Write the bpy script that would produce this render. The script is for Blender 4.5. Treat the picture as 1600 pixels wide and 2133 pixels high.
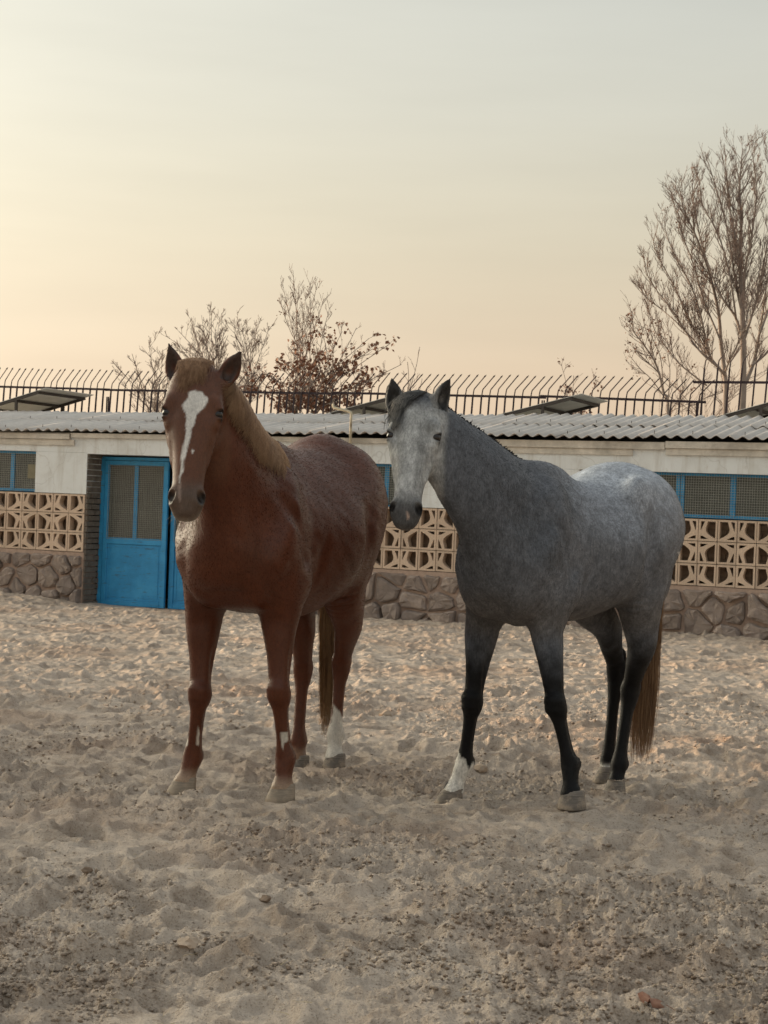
import bpy, bmesh, math, random
import numpy as np
from mathutils import Vector, Matrix

random.seed(7)
SC = bpy.context.scene
for o in list(bpy.data.objects):
    bpy.data.objects.remove(o, do_unlink=True)
COL = SC.collection

# ------------------------------------------------------------------ camera
CAM_H = 1.28
F_PX = 3600.0                 # focal length in pixels of the 1600 x 2133 photograph
ROLL = 0.036
CY = 1071.0
cam_data = bpy.data.cameras.new('camera')
cam = bpy.data.objects.new('camera', cam_data)
COL.objects.link(cam)
cam_data.sensor_fit = 'VERTICAL'
cam_data.sensor_height = 24.0
cam_data.lens = 24.0 * F_PX / 2133.0
cam_data.shift_y = (CY - 1066.5) / 2133.0
cam_data.clip_start = 0.05
cam_data.clip_end = 2000.0
cam.matrix_world = Matrix.Translation((0, 0, CAM_H)) @ Matrix.Rotation(math.pi / 2, 4, 'X') @ Matrix.Rotation(ROLL, 4, 'Z')
cam_data.dof.use_dof = True
cam_data.dof.focus_distance = 7.8
cam_data.dof.aperture_fstop = 11.0
SC.camera = cam

# ------------------------------------------------------------------ sky and sun
SUN_AZ = math.radians(-63.0)      # from +Y (view direction), negative = to the left
SUN_EL = math.radians(5.5)
sun_dir = Vector((math.sin(SUN_AZ) * math.cos(SUN_EL), math.cos(SUN_AZ) * math.cos(SUN_EL), math.sin(SUN_EL)))
world = bpy.data.worlds.new('World')
SC.world = world
world.use_nodes = True
nt = world.node_tree
nt.nodes.clear()
def wn(t, **kw):
    n = nt.nodes.new(t)
    for k, v in kw.items():
        setattr(n, k, v)
    return n
out = wn('ShaderNodeOutputWorld')
bg = wn('ShaderNodeBackground')
nt.links.new(bg.outputs[0], out.inputs[0])
sky = wn('ShaderNodeTexSky')
sky.sky_type = 'NISHITA'
sky.sun_disc = False
sky.sun_elevation = SUN_EL
sky.sun_rotation = SUN_AZ
sky.altitude = 1200
sky.air_density = 1.0
sky.dust_density = 4.0
sky.ozone_density = 1.5
# thick evening haze: a pale gradient by height that warms and brightens towards the sun
tc = wn('ShaderNodeTexCoord')
sep = wn('ShaderNodeSeparateXYZ')
nt.links.new(tc.outputs['Generated'], sep.inputs[0])
ramp = wn('ShaderNodeValToRGB')
ramp.color_ramp.interpolation = 'B_SPLINE'
els = ramp.color_ramp.elements
els[0].position = 0.0;  els[0].color = (0.800, 0.565, 0.385, 1)
els[1].position = 1.0;  els[1].color = (0.66, 0.70, 0.71, 1)
for p, c in ((0.05, (0.800, 0.590, 0.410, 1)), (0.10, (0.785, 0.630, 0.455, 1)), (0.16, (0.740, 0.665, 0.500, 1)),
             (0.23, (0.705, 0.695, 0.600, 1)), (0.33, (0.645, 0.670, 0.630, 1)), (0.6, (0.65, 0.68, 0.66, 1))):
    e = els.new(p); e.color = c
nt.links.new(sep.outputs['Z'], ramp.inputs[0])
dotn = wn('ShaderNodeVectorMath', operation='DOT_PRODUCT')
dotn.inputs[1].default_value = sun_dir
nt.links.new(tc.outputs['Generated'], dotn.inputs[0])
mr = wn('ShaderNodeMapRange')
mr.inputs['From Min'].default_value = 0.15
mr.inputs['From Max'].default_value = 1.0
mr.inputs['To Min'].default_value = 0.0
mr.inputs['To Max'].default_value = 1.0
nt.links.new(dotn.outputs['Value'], mr.inputs['Value'])
pw = wn('ShaderNodeMath', operation='POWER')        # broad brightening towards the sun
pw.inputs[1].default_value = 2.0
nt.links.new(mr.outputs[0], pw.inputs[0])
p8 = wn('ShaderNodeMath', operation='POWER')        # bright aureole close round it
p8.inputs[1].default_value = 12.0
nt.links.new(mr.outputs[0], p8.inputs[0])
pl = wn('ShaderNodeMath', operation='MULTIPLY_ADD')
pl.inputs[1].default_value = 22.0
nt.links.new(p8.outputs[0], pl.inputs[0])
nt.links.new(pw.outputs[0], pl.inputs[2])
glow = wn('ShaderNodeMix', data_type='RGBA', blend_type='ADD')
glow.clamp_factor = False
nt.links.new(pl.outputs[0], glow.inputs['Factor'])
nt.links.new(ramp.outputs[0], glow.inputs['A'])
glow.inputs['B'].default_value = (0.86, 0.76, 0.56, 1)
# Nishita sky shows through the haze
skm = wn('ShaderNodeVectorMath', operation='SCALE')
skm.inputs['Scale'].default_value = 0.06
nt.links.new(sky.outputs[0], skm.inputs[0])
hz = wn('ShaderNodeMix', data_type='RGBA')
hz.inputs['Factor'].default_value = 0.88
nt.links.new(skm.outputs[0], hz.inputs['A'])
nt.links.new(glow.outputs['Result'], hz.inputs['B'])
# faint streaks in the haze
stm = wn('ShaderNodeMapping')
stm.inputs['Scale'].default_value = (1.6, 1.6, 11.0)
stm.inputs['Rotation'].default_value = (0.0, 0.10, 0.0)
nt.links.new(tc.outputs['Generated'], stm.inputs['Vector'])
stn = wn('ShaderNodeTexNoise')
stn.inputs['Scale'].default_value = 2.6
stn.inputs['Detail'].default_value = 5.0
nt.links.new(stm.outputs[0], stn.inputs['Vector'])
stk = wn('ShaderNodeMapRange')
stk.inputs['From Min'].default_value = 0.35
stk.inputs['From Max'].default_value = 0.70
stk.inputs['To Min'].default_value = 0.985
stk.inputs['To Max'].default_value = 1.045
nt.links.new(stn.outputs[0], stk.inputs['Value'])
skv = wn('ShaderNodeVectorMath', operation='SCALE')
nt.links.new(hz.outputs['Result'], skv.inputs[0])
nt.links.new(stk.outputs[0], skv.inputs['Scale'])
nt.links.new(skv.outputs[0], bg.inputs['Color'])
bg.inputs['Strength'].default_value = 1.0

sun_data = bpy.data.lights.new('sun', 'SUN')
sun_data.energy = 3.4
sun_data.angle = math.radians(3.0)
sun_data.color = (1.0, 0.60, 0.32)
sun = bpy.data.objects.new('sun', sun_data)
sun.rotation_euler = sun_dir.to_track_quat('Z', 'Y').to_euler()
sun.location = sun_dir * 50
COL.objects.link(sun)

vs = SC.view_settings
vs.view_transform = 'Standard'
vs.look = 'None'
vs.exposure = 0.0
vs.gamma = 1.0
vs.use_curve_mapping = False
SC.cycles.max_bounces = 6
SC.cycles.diffuse_bounces = 3

# ------------------------------------------------------------------ helpers
def at(px, py, depth):
    """the point that stands at this distance along the view axis, from its place in the photograph"""
    a, b = px - 800.0, CY - py
    c, s = math.cos(ROLL), math.sin(ROLL)
    return Vector(((a * c - b * s) / F_PX * depth, depth, CAM_H + (a * s + b * c) / F_PX * depth))

def tag(o, label=None, cat=None, group=None, kind=None):
    if label: o['label'] = label
    if cat: o['category'] = cat
    if group: o['group'] = group
    if kind: o['kind'] = kind
    return o

def empty(name, loc=(0, 0, 0), rotz=0.0):
    o = bpy.data.objects.new(name, None)
    o.location = loc
    o.rotation_euler = (0, 0, rotz)
    o.empty_display_size = 0.2
    COL.objects.link(o)
    return o

def link(name, me, mat=None, parent=None, smooth=False):
    o = bpy.data.objects.new(name, me)
    if mat is not None and len(me.materials) == 0:
        me.materials.append(mat)
    if smooth:
        me.polygons.foreach_set('use_smooth', np.ones(len(me.polygons), dtype=bool))
    COL.objects.link(o)
    if parent is not None:
        o.parent = parent
    return o

def mesh_np(name, V, Fq):
    """mesh from numpy vertices and same-length faces"""
    V = np.asarray(V, dtype=np.float32)
    Fq = np.asarray(Fq, dtype=np.int32)
    me = bpy.data.meshes.new(name)
    me.vertices.add(len(V))
    me.vertices.foreach_set('co', V.ravel())
    nf, k = Fq.shape
    me.loops.add(nf * k)
    me.loops.foreach_set('vertex_index', Fq.ravel())
    me.polygons.add(nf)
    me.polygons.foreach_set('loop_start', np.arange(0, nf * k, k, dtype=np.int32))
    me.update(calc_edges=True)
    return me

class MB:
    """collects boxes, tubes and prisms into one mesh"""
    def __init__(self):
        self.v, self.f = [], []
    def add(self, vs_, fs_):
        b = len(self.v)
        self.v += [tuple(v) for v in vs_]
        self.f += [tuple(i + b for i in f) for f in fs_]
    def box(self, lo, hi):
        x0, y0, z0 = lo; x1, y1, z1 = hi
        self.add([(x0,y0,z0),(x1,y0,z0),(x1,y1,z0),(x0,y1,z0),(x0,y0,z1),(x1,y0,z1),(x1,y1,z1),(x0,y1,z1)],
                 [(0,3,2,1),(4,5,6,7),(0,1,5,4),(1,2,6,5),(2,3,7,6),(3,0,4,7)])
    def bar(self, p, q, w, h=None, up=(0, 0, 1)):
        """square bar from p to q"""
        p, q = Vector(p), Vector(q); h = h or w
        t = (q - p).normalized(); up = Vector(up)
        s = t.cross(up)
        if s.length < 1e-4: s = t.cross(Vector((1, 0, 0)))
        s.normalize(); u = s.cross(t)
        vs_ = []
        for c in (p, q):
            for a, b in ((-1,-1),(1,-1),(1,1),(-1,1)):
                vs_.append(c + s * (a * w / 2) + u * (b * h / 2))
        self.add(vs_, [(0,1,2,3),(7,6,5,4),(0,4,5,1),(1,5,6,2),(2,6,7,3),(3,7,4,0)])
    def tube(self, pts, radii, n=6, caps=True):
        pts = [Vector(p) for p in pts]
        if not hasattr(radii, '__len__'): radii = [radii] * len(pts)
        prev = None; base = len(self.v)
        for i, p in enumerate(pts):
            t = (pts[min(i + 1, len(pts) - 1)] - pts[max(i - 1, 0)]).normalized()
            if prev is None:
                s = t.cross(Vector((0.3, 0.2, 1)))
                if s.length < 1e-3: s = t.cross(Vector((1, 0, 0)))
            else:
                s = prev - t * prev.dot(t)
            s.normalize(); prev = s; u = t.cross(s)
            for k in range(n):
                a = 2 * math.pi * k / n
                self.v.append(tuple(p + (s * math.cos(a) + u * math.sin(a)) * radii[i]))
        for i in range(len(pts) - 1):
            for k in range(n):
                a, b = base + i * n + k, base + i * n + (k + 1) % n
                self.f.append((a, b, b + n, a + n))
        if caps:
            self.f.append(tuple(base + k for k in range(n - 1, -1, -1)))
            self.f.append(tuple(base + (len(pts) - 1) * n + k for k in range(n)))
    def mesh(self, name):
        me = bpy.data.meshes.new(name)
        me.from_pydata([tuple(v) for v in self.v], [], self.f)
        me.update()
        return me
    def build(self, name, mat, parent=None, smooth=False):
        return link(name, self.mesh(name), mat, parent, smooth)

def strands(name, roots, mat, parent, rad=0.0022, n=3):
    """many tapered hairs as one mesh: roots = list of point lists, all the same length"""
    R = np.asarray(roots, dtype=np.float64)           # S, K, 3
    S, K, _ = R.shape
    T = np.gradient(R, axis=1)
    T /= np.linalg.norm(T, axis=2, keepdims=True) + 1e-9
    ref = np.array([0.31, 0.77, 0.55])
    s = np.cross(T, ref); s /= np.linalg.norm(s, axis=2, keepdims=True) + 1e-9
    u = np.cross(T, s)
    w = np.linspace(1, 0.25, K)[None, :, None] * rad
    if hasattr(rad, '__len__'):
        w = np.linspace(1, 0.25, K)[None, :, None] * np.asarray(rad)[:, None, None]
    V = []
    for k in range(n):
        a = 2 * math.pi * k / n
        V.append(R + (s * math.cos(a) + u * math.sin(a)) * w)
    V = np.stack(V, axis=2).reshape(-1, 3)            # S,K,n
    idx = np.arange(S * K * n).reshape(S, K, n)
    a = idx[:, :-1, :]; b = np.roll(idx, -1, axis=2)[:, :-1, :]
    c = np.roll(idx, -1, axis=2)[:, 1:, :]; d = idx[:, 1:, :]
    Fq = np.stack([a, b, c, d], axis=-1).reshape(-1, 4)
    me = mesh_np(name, V, Fq)
    return link(name, me, mat, parent, True)

# node material helper
class NM:
    def __init__(self, name, rough=0.7, spec=0.3):
        self.m = bpy.data.materials.new(name)
        self.m.use_nodes = True
        self.t = self.m.node_tree
        self.b = self.t.nodes['Principled BSDF']
        self.b.inputs['Roughness'].default_value = rough
        self.b.inputs['Specular IOR Level'].default_value = spec
    def n(self, t, ins=None, **kw):
        x = self.t.nodes.new(t)
        for k, v in kw.items(): setattr(x, k, v)
        for k, v in (ins or {}).items():
            if hasattr(v, 'is_output'): self.t.links.new(v, x.inputs[k])
            else: x.inputs[k].default_value = v
        return x
    def coord(self, scale=(1, 1, 1), kind='Object'):
        tcn = self.n('ShaderNodeTexCoord')
        mp = self.n('ShaderNodeMapping', {'Vector': tcn.outputs[kind], 'Scale': scale})
        return mp.outputs[0]
    def noise(self, vec, scale, detail=4, rough=0.6, dist=0.0):
        return self.n('ShaderNodeTexNoise', {'Vector': vec, 'Scale': scale, 'Detail': detail, 'Roughness': rough, 'Distortion': dist}).outputs[0]
    def ramp(self, fac, stops):
        r = self.n('ShaderNodeValToRGB', {0: fac})
        e = r.color_ramp.elements
        while len(e) > 1: e.remove(e[-1])
        e[0].position = stops[0][0]; e[0].color = (*stops[0][1], 1) if len(stops[0][1]) == 3 else stops[0][1]
        for p, c in stops[1:]:
            x = e.new(p); x.color = (*c, 1) if len(c) == 3 else c
        return r.outputs[0]
    def mix(self, fac, a, b, blend='MIX'):
        x = self.n('ShaderNodeMix', data_type='RGBA', blend_type=blend)
        for k, v in (('Factor', fac), ('A', a), ('B', b)):
            if hasattr(v, 'is_output'): self.t.links.new(v, x.inputs[k])
            else: x.inputs[k].default_value = (*v, 1) if hasattr(v, '__len__') and len(v) == 3 else v
        return x.outputs['Result']
    def map(self, v, a, b, c, d):
        return self.n('ShaderNodeMapRange', {'Value': v, 'From Min': a, 'From Max': b, 'To Min': c, 'To Max': d}).outputs[0]
    def color(self, sock):
        self.t.links.new(sock, self.b.inputs['Base Color']) if hasattr(sock, 'is_output') else setattr(self.b.inputs['Base Color'], 'default_value', (*sock, 1))
        return self
    def bump(self, h, strength=0.4, dist=0.01):
        bp = self.n('ShaderNodeBump', {'Height': h, 'Strength': strength, 'Distance': dist})
        self.t.links.new(bp.outputs[0], self.b.inputs['Normal'])
        return self
    def attr(self, name):
        return self.n('ShaderNodeAttribute', attribute_name=name).outputs
    def rand(self):
        return self.n('ShaderNodeObjectInfo').outputs['Random']

# ------------------------------------------------------------------ ground
_LAT = {}
def lattice(seed, n=256):
    if seed not in _LAT: _LAT[seed] = np.random.RandomState(seed).rand(n, n).astype(np.float32)
    return _LAT[seed]
def noise2(X, Y, scale, seed):
    tab = lattice(seed); n = tab.shape[0]
    x = X * scale + 500.3; y = Y * scale + 500.7
    i = np.floor(x).astype(np.int64); j = np.floor(y).astype(np.int64)
    u = (x - i).astype(np.float32); v = (y - j).astype(np.float32)
    u = u * u * u * (u * (u * 6 - 15) + 10); v = v * v * v * (v * (v * 6 - 15) + 10)
    i %= n; j %= n; i1 = (i + 1) % n; j1 = (j + 1) % n
    return (tab[i, j] * (1 - u) + tab[i1, j] * u) * (1 - v) + (tab[i, j1] * (1 - u) + tab[i1, j1] * u) * v - 0.5

WALL_O = np.array([-3.25, 22.1]); WALL_E = np.array([0.92250, -0.38599]); WALL_B = np.array([0.38599, 0.92250])  # along the stable, away from the viewer

# hollows and tufts of sand where the hooves stand: x, y, height
FOOTING = []

def ground_sheet(footing):
    ys = [3.3]
    while ys[-1] < 24.5:
        y = ys[-1]; ys.append(y + min(max(0.0048, 3.4e-4 * y * y), 0.027))
    ys = [-40, -20, -8, -2, 1.0, 2.2, 2.9] + ys + [26, 30, 40, 60, 110, 220, 420]
    ys = np.array(ys)
    uf = np.linspace(-0.262, 0.262, 760)
    um = 0.262 + np.cumsum(np.linspace(0.0012, 0.02, 26)); um = np.concatenate([um, [0.8, 1.3, 2.2, 4, 8, 16]])
    us = np.concatenate([-um[::-1], uf, um])
    YY = np.repeat(ys[:, None], len(us), 1)
    XX = us[None, :] * np.maximum(YY, 6.5 * (YY < 0) + 2.9)
    XX = np.where(YY < 2.9, us[None, :] * np.maximum(2.9, 2.9 + (2.9 - YY) * 1.5), XX)
    X, Y = XX.astype(np.float64), YY.astype(np.float64)
    # trampled relief
    wx = X + 0.10 * noise2(X, Y, 3.0, 11); wy = Y + 0.10 * noise2(X, Y, 3.0, 12)
    Z = 0.055 * noise2(X, Y, 0.45, 1) + 0.030 * noise2(wx, wy, 1.5, 2)
    r1 = np.abs(noise2(wx, wy, 3.6, 3)); Z += 0.030 * (r1 - 0.15)
    Z += 0.017 * noise2(wx * .75, wy, 6.5, 4)
    r2 = np.abs(noise2(wx, wy, 9.0, 5)); Z += 0.024 * (r2 - 0.15)
    Z += 0.013 * noise2(wx, wy, 24.0, 6)
    r3 = np.abs(noise2(wx, wy, 19.0, 16)); Z += 0.014 * (r3 - 0.15)
    rough = np.clip(noise2(X, Y, 1.1, 7) * 2.4 + 0.72, 0.16, 1.4)
    near = np.clip((15 - Y) / 8, 0, 1)
    # broken crust: rounded lumps parted by sharp clefts
    b1 = np.abs(noise2(wx, wy, 15.0, 61)); b2 = np.abs(noise2(wx, wy, 31.0, 62)); b3 = np.abs(noise2(X, Y, 58.0, 63))
    Z += rough * (0.018 * (b1 - .15)) + near * rough * (0.015 * (b2 - .15) + 0.011 * (b3 - .15))
    Z += near * rough * (0.008 * noise2(wx, wy, 48.0, 8) + 0.006 * noise2(X, Y, 95.0, 9) + 0.004 * noise2(X, Y, 190.0, 10))
    # crumbs: small steep lumps
    lump = np.clip(noise2(X, Y, 62.0, 21) - 0.22, 0, 1); Z += near * rough * lump * 0.035
    lump = np.clip(noise2(X, Y, 30.0, 22) - 0.27, 0, 1); Z += near * rough * lump * 0.05
    # hoof prints
    rs = np.random.RandomState(5)
    for k in range(2600):
        cy = 3.6 + 19.0 * rs.rand() ** 0.9
        cx = (rs.rand() - 0.5) * 2 * 0.30 * cy
        rad = rs.uniform(0.055, 0.10); dep = rs.uniform(0.012, 0.038) * (1.0 if rs.rand() > 0.25 else 1.35); ang = rs.uniform(0, 6.28); asp = rs.uniform(0.7, 1.1)
        R = rad * 2.6
        i0, i1 = np.searchsorted(ys, [cy - R, cy + R]); 
        j0, j1 = np.searchsorted(us, [(cx - R) / cy - 0.02, (cx + R) / cy + 0.02])
        if i1 - i0 < 2 or j1 - j0 < 2: continue
        dx = X[i0:i1, j0:j1] - cx; dy = Y[i0:i1, j0:j1] - cy
        c, s = math.cos(ang), math.sin(ang)
        a = (dx * c + dy * s) / rad; b = (-dx * s + dy * c) / (rad * asp)
        jit = 0.30 * noise2(X[i0:i1, j0:j1], Y[i0:i1, j0:j1], 16.0, 31)
        q = np.sqrt(a * a + b * b) + jit
        h = np.where(q < 1, -dep * (1 - q ** 3) * (0.75 + 0.35 * a), 0)
        rim = np.exp(-((q - 1.22) / 0.30) ** 2) * dep * 0.55 * (0.55 - 0.6 * np.clip(a, -1, 1))
        Z[i0:i1, j0:j1] += h + rim
    fine = (np.abs(X) < 12) & (Y > 2.5) & (Y < 26)
    Z = np.where(fine, Z, Z * 0.3)
    # the sand is banked up a little along the foot of the stable and levels off under it
    sw = (X - WALL_O[0]) * WALL_E[0] + (Y - WALL_O[1]) * WALL_E[1]
    dw = -((X - WALL_O[0]) * WALL_B[0] + (Y - WALL_O[1]) * WALL_B[1])       # metres in front of the wall
    bank = np.exp(-np.maximum(dw, 0) / 0.5) * (0.05 + 0.05 * noise2(X, Y, 1.3, 41))
    doorway = np.exp(-((sw - 0.25) / 1.0) ** 4)
    Z += bank * (1 - doorway)
    Z = np.where(dw < 0.45, Z * (1 - 0.85 * doorway) - 0.03 * doorway, Z)
    Z = np.where(dw < -0.3, np.minimum(Z, 0.0) - 0.02, Z)
    # each hoof has settled into the sand
    num = np.zeros_like(Z); den = np.full_like(Z, 1e-3)
    for (hx, hy, hz) in footing:
        d2 = (X - hx) ** 2 + (Y - hy) ** 2
        w = np.exp(-d2 / (2 * 0.085 ** 2)); num += w * hz; den += w
    m = np.clip(den * 1.3, 0, 1)
    wide = np.zeros_like(Z); dw2 = np.full_like(Z, 0.06)
    for (hx, hy, hz) in footing:
        w = np.exp(-((X - hx) ** 2 + (Y - hy) ** 2) / (2 * 0.42 ** 2)); wide += w * hz; dw2 += w
    Z = Z + wide / dw2 * np.clip(dw2, 0, 1) * 0.9
    Z = Z * (1 - 0.8 * m) + 0.8 * m * (num / den + 0.004)
    for (hx, hy, hz) in footing:        # sand pushed up round the hoof
        q = np.sqrt((X - hx) ** 2 + (Y - hy) ** 2)
        Z += np.exp(-((q - 0.115) / 0.035) ** 2) * (0.010 + 0.05 * noise2(X, Y, 7.0, 51))
    nr, nc = X.shape
    V = np.stack([X, Y, Z], -1).reshape(-1, 3)
    idx = np.arange(nr * nc).reshape(nr, nc)
    Q = np.stack([idx[:-1, :-1], idx[:-1, 1:], idx[1:, 1:], idx[1:, :-1]], -1).reshape(-1, 4)
    return mesh_np('ground', V, Q), ys, us, Z

def sand_material():
    m = NM('sand', 0.95, 0.15)
    p = m.coord()
    a = m.noise(p, 1.6, 6, 0.72)
    b = m.noise(p, 9.0, 6, 0.7)
    c = m.noise(p, 120.0, 3, 0.7)
    col = m.ramp(a, [(0.34, (0.375, 0.305, 0.250)), (0.50, (0.53, 0.445, 0.372)), (0.66, (0.63, 0.535, 0.450))])
    red = m.map(m.noise(p, 0.55, 4, 0.6), 0.50, 0.68, 0.0, 0.8)
    col = m.mix(red, col, (0.45, 0.325, 0.245))
    col = m.mix(m.map(b, 0.34, 0.52, 0.60, 0.0), col, (0.27, 0.205, 0.155))
    col = m.mix(m.map(c, 0.57, 0.66, 0.0, 0.7), col, (0.17, 0.125, 0.092))
    col = m.mix(m.map(c, 0.28, 0.42, 0.5, 0.0), col, (0.56, 0.475, 0.39))
    m.color(col)
    h = m.n('ShaderNodeMath', {0: b, 1: c}, operation='ADD').outputs[0]
    m.bump(h, 1.0, 0.014)
    return m.m

# ------------------------------------------------------------------ horses
class Field:
    """signed distance field on a grid, built up by smooth unions"""
    def __init__(self, lo, hi, h):
        self.lo = np.array(lo, float); self.h = h
        self.n = np.ceil((np.array(hi) - self.lo) / h).astype(int) + 1
        self.f = np.full(self.n, 0.5, dtype=np.float32)
    def region(self, lo, hi):
        a = np.clip(np.floor((np.array(lo) - self.lo) / self.h).astype(int), 0, self.n - 1)
        b = np.clip(np.ceil((np.array(hi) - self.lo) / self.h).astype(int) + 1, 1, self.n)
        ax = [self.lo[i] + self.h * np.arange(a[i], b[i]) for i in range(3)]
        X, Y, Z = np.meshgrid(*ax, indexing='ij')
        P = np.stack([X, Y, Z], -1).reshape(-1, 3).astype(np.float32)
        return tuple(slice(a[i], b[i]) for i in range(3)), P, X.shape
    def smin(self, a, b, k):
        h = np.clip(0.5 + 0.5 * (b - a) / k, 0, 1)
        return b + (a - b) * h - k * h * (1 - h)
    def add(self, fn, lo, hi, k=0.03):
        sl, P, sh = self.region(lo, hi)
        d = fn(P).reshape(sh).astype(np.float32)
        self.f[sl] = self.smin(self.f[sl], d, k)
    def cut(self, fn, lo, hi, k=0.01):
        sl, P, sh = self.region(lo, hi)
        d = fn(P).reshape(sh).astype(np.float32)
        self.f[sl] = -self.smin(-self.f[sl], d, k)
    def surface(self):
        f = self.f; n = f.shape
        s = f < 0
        c = np.zeros((n[0]-1, n[1]-1, n[2]-1), dtype=np.int8)
        for i in (0, 1):
            for j in (0, 1):
                for k in (0, 1):
                    c += s[i:n[0]-1+i, j:n[1]-1+j, k:n[2]-1+k]
        act = np.argwhere((c > 0) & (c < 8))
        idx = np.full(c.shape, -1, dtype=np.int32)
        idx[tuple(act.T)] = np.arange(len(act))
        acc = np.zeros((len(act), 3)); cnt = np.zeros(len(act))
        corners = [(i, j, k) for i in (0, 1) for j in (0, 1) for k in (0, 1)]
        val = {cr: f[act[:, 0] + cr[0], act[:, 1] + cr[1], act[:, 2] + cr[2]] for cr in corners}
        for cr in corners:
            for ax in range(3):
                if cr[ax] == 0:
                    c2 = list(cr); c2[ax] = 1; c2 = tuple(c2)
                    a, b = val[cr], val[c2]
                    m = (a < 0) != (b < 0)
                    t = np.where(m, a / np.where(m, a - b, 1), 0)
                    p = np.tile(np.array(cr, float), (len(act), 1)); p[:, ax] += t
                    acc[m] += p[m]; cnt[m] += 1
        V = (act + acc / cnt[:, None]) * self.h + self.lo
        Q = []
        for ax in range(3):
            o1, o2 = [(1, 2), (2, 0), (0, 1)][ax]
            sa = [slice(None)] * 3; sb = [slice(None)] * 3
            sa[ax] = slice(0, n[ax]-1); sb[ax] = slice(1, n[ax])
            A, B = s[tuple(sa)], s[tuple(sb)]
            e = np.argwhere(A != B)
            e = e[(e[:, o1] > 0) & (e[:, o2] > 0) & (e[:, o1] < n[o1]-1) & (e[:, o2] < n[o2]-1)]
            inside_first = A[tuple(e.T)]
            def g(d1, d2):
                q = e.copy(); q[:, o1] -= d1; q[:, o2] -= d2
                return idx[tuple(q.T)]
            q = np.stack([g(1, 1), g(0, 1), g(0, 0), g(1, 0)], 1)
            q[~inside_first] = q[~inside_first][:, ::-1]
            Q.append(q)
        Q = np.concatenate(Q)
        return V, Q

def smooth_mesh(V, Q, it=2, lam=0.5, w=None):
    E = np.concatenate([Q[:, [0, 1]], Q[:, [1, 2]], Q[:, [2, 3]], Q[:, [3, 0]]])
    n = len(V)
    deg = np.bincount(E[:, 0], minlength=n) + np.bincount(E[:, 1], minlength=n)
    for i in range(it):
        A = np.zeros_like(V)
        for c in range(3):
            A[:, c] = np.bincount(E[:, 0], V[E[:, 1], c], n) + np.bincount(E[:, 1], V[E[:, 0], c], n)
        A /= np.maximum(deg, 1)[:, None]
        V = V + (A - V) * (lam if w is None else lam * w[:, None])
    return V

def crom(P, m):
    """catmull-rom through rows of P, m samples"""
    P = np.asarray(P, float); n = len(P)
    t = np.linspace(0, n - 1, m); i = np.minimum(t.astype(int), n - 2); u = (t - i)[:, None]
    Pe = np.vstack([2 * P[0] - P[1], P, 2 * P[-1] - P[-2]])
    a, b, c, d = Pe[i], Pe[i+1], Pe[i+2], Pe[i+3]
    return 0.5 * (2*b + (c - a)*u + (2*a - 5*b + 4*c - d)*u**2 + (3*b - a - 3*c + d)*u**3)

class Loft:
    """tube with an elliptical section that changes along a curved axis.
    stations: (x, y, z, lateral half width, half depth on the 'front' side, half depth behind, egg)"""
    def __init__(self, st, front, m=32, cap=0.8):
        S = crom(np.array([list(s) + [0.0] * (7 - len(s)) for s in st]), m)
        self.C = S[:, :3]; self.W = S[:, 3:]
        T = np.gradient(self.C, axis=0); T /= np.linalg.norm(T, axis=1, keepdims=True)
        fr = np.asarray(front, float)
        if fr.ndim == 2: fr = crom(fr, m)
        D = fr - T * np.sum(fr * T, 1, keepdims=True); D /= np.linalg.norm(D, axis=1, keepdims=True)
        self.T, self.D, self.L = T, D, np.cross(D, T)
        self.ds = np.linalg.norm(np.diff(self.C, axis=0), axis=1).mean()
        self.cap = cap
        r = self.W[:, :3].max()
        self.lo = self.C.min(0) - r - 0.05; self.hi = self.C.max(0) + r + 0.05
    def __call__(self, P):
        C = self.C.astype(np.float32); m = len(C)
        best = np.full(len(P), 1e9, np.float32); bi = np.zeros(len(P), np.int32)
        for i in range(m):
            d = ((P - C[i]) ** 2).sum(1)
            k = d < best
            best[k] = d[k]; bi[k] = i
        d = P - C[bi]
        w = (d * self.T[bi].astype(np.float32)).sum(1)
        t = np.clip(bi + w / self.ds, 0, m - 1)
        i0 = np.minimum(t.astype(np.int32), m - 2); u = (t - i0)[:, None].astype(np.float32)
        def ip(A):
            A = A.astype(np.float32)
            return A[i0] * (1 - u) + A[i0 + 1] * u
        d = P - ip(C); T, D, L, W = ip(self.T), ip(self.D), ip(self.L), ip(self.W)
        x = (d * L).sum(1); y = (d * D).sum(1); z = (d * T).sum(1)
        a = W[:, 0]; b = np.where(y > 0, W[:, 1], W[:, 2]); c = np.minimum(a, b) * self.cap
        v = y / b
        a = a / (1 + W[:, 3] * np.maximum(v, 0) ** 2)
        q = np.sqrt((x/a)**2 + v**2 + (z/c)**2) + 1e-6
        g = np.sqrt((x/a**2)**2 + (y/b**2)**2 + (z/c**2)**2) + 1e-6
        return q * (q - 1) / g

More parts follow.
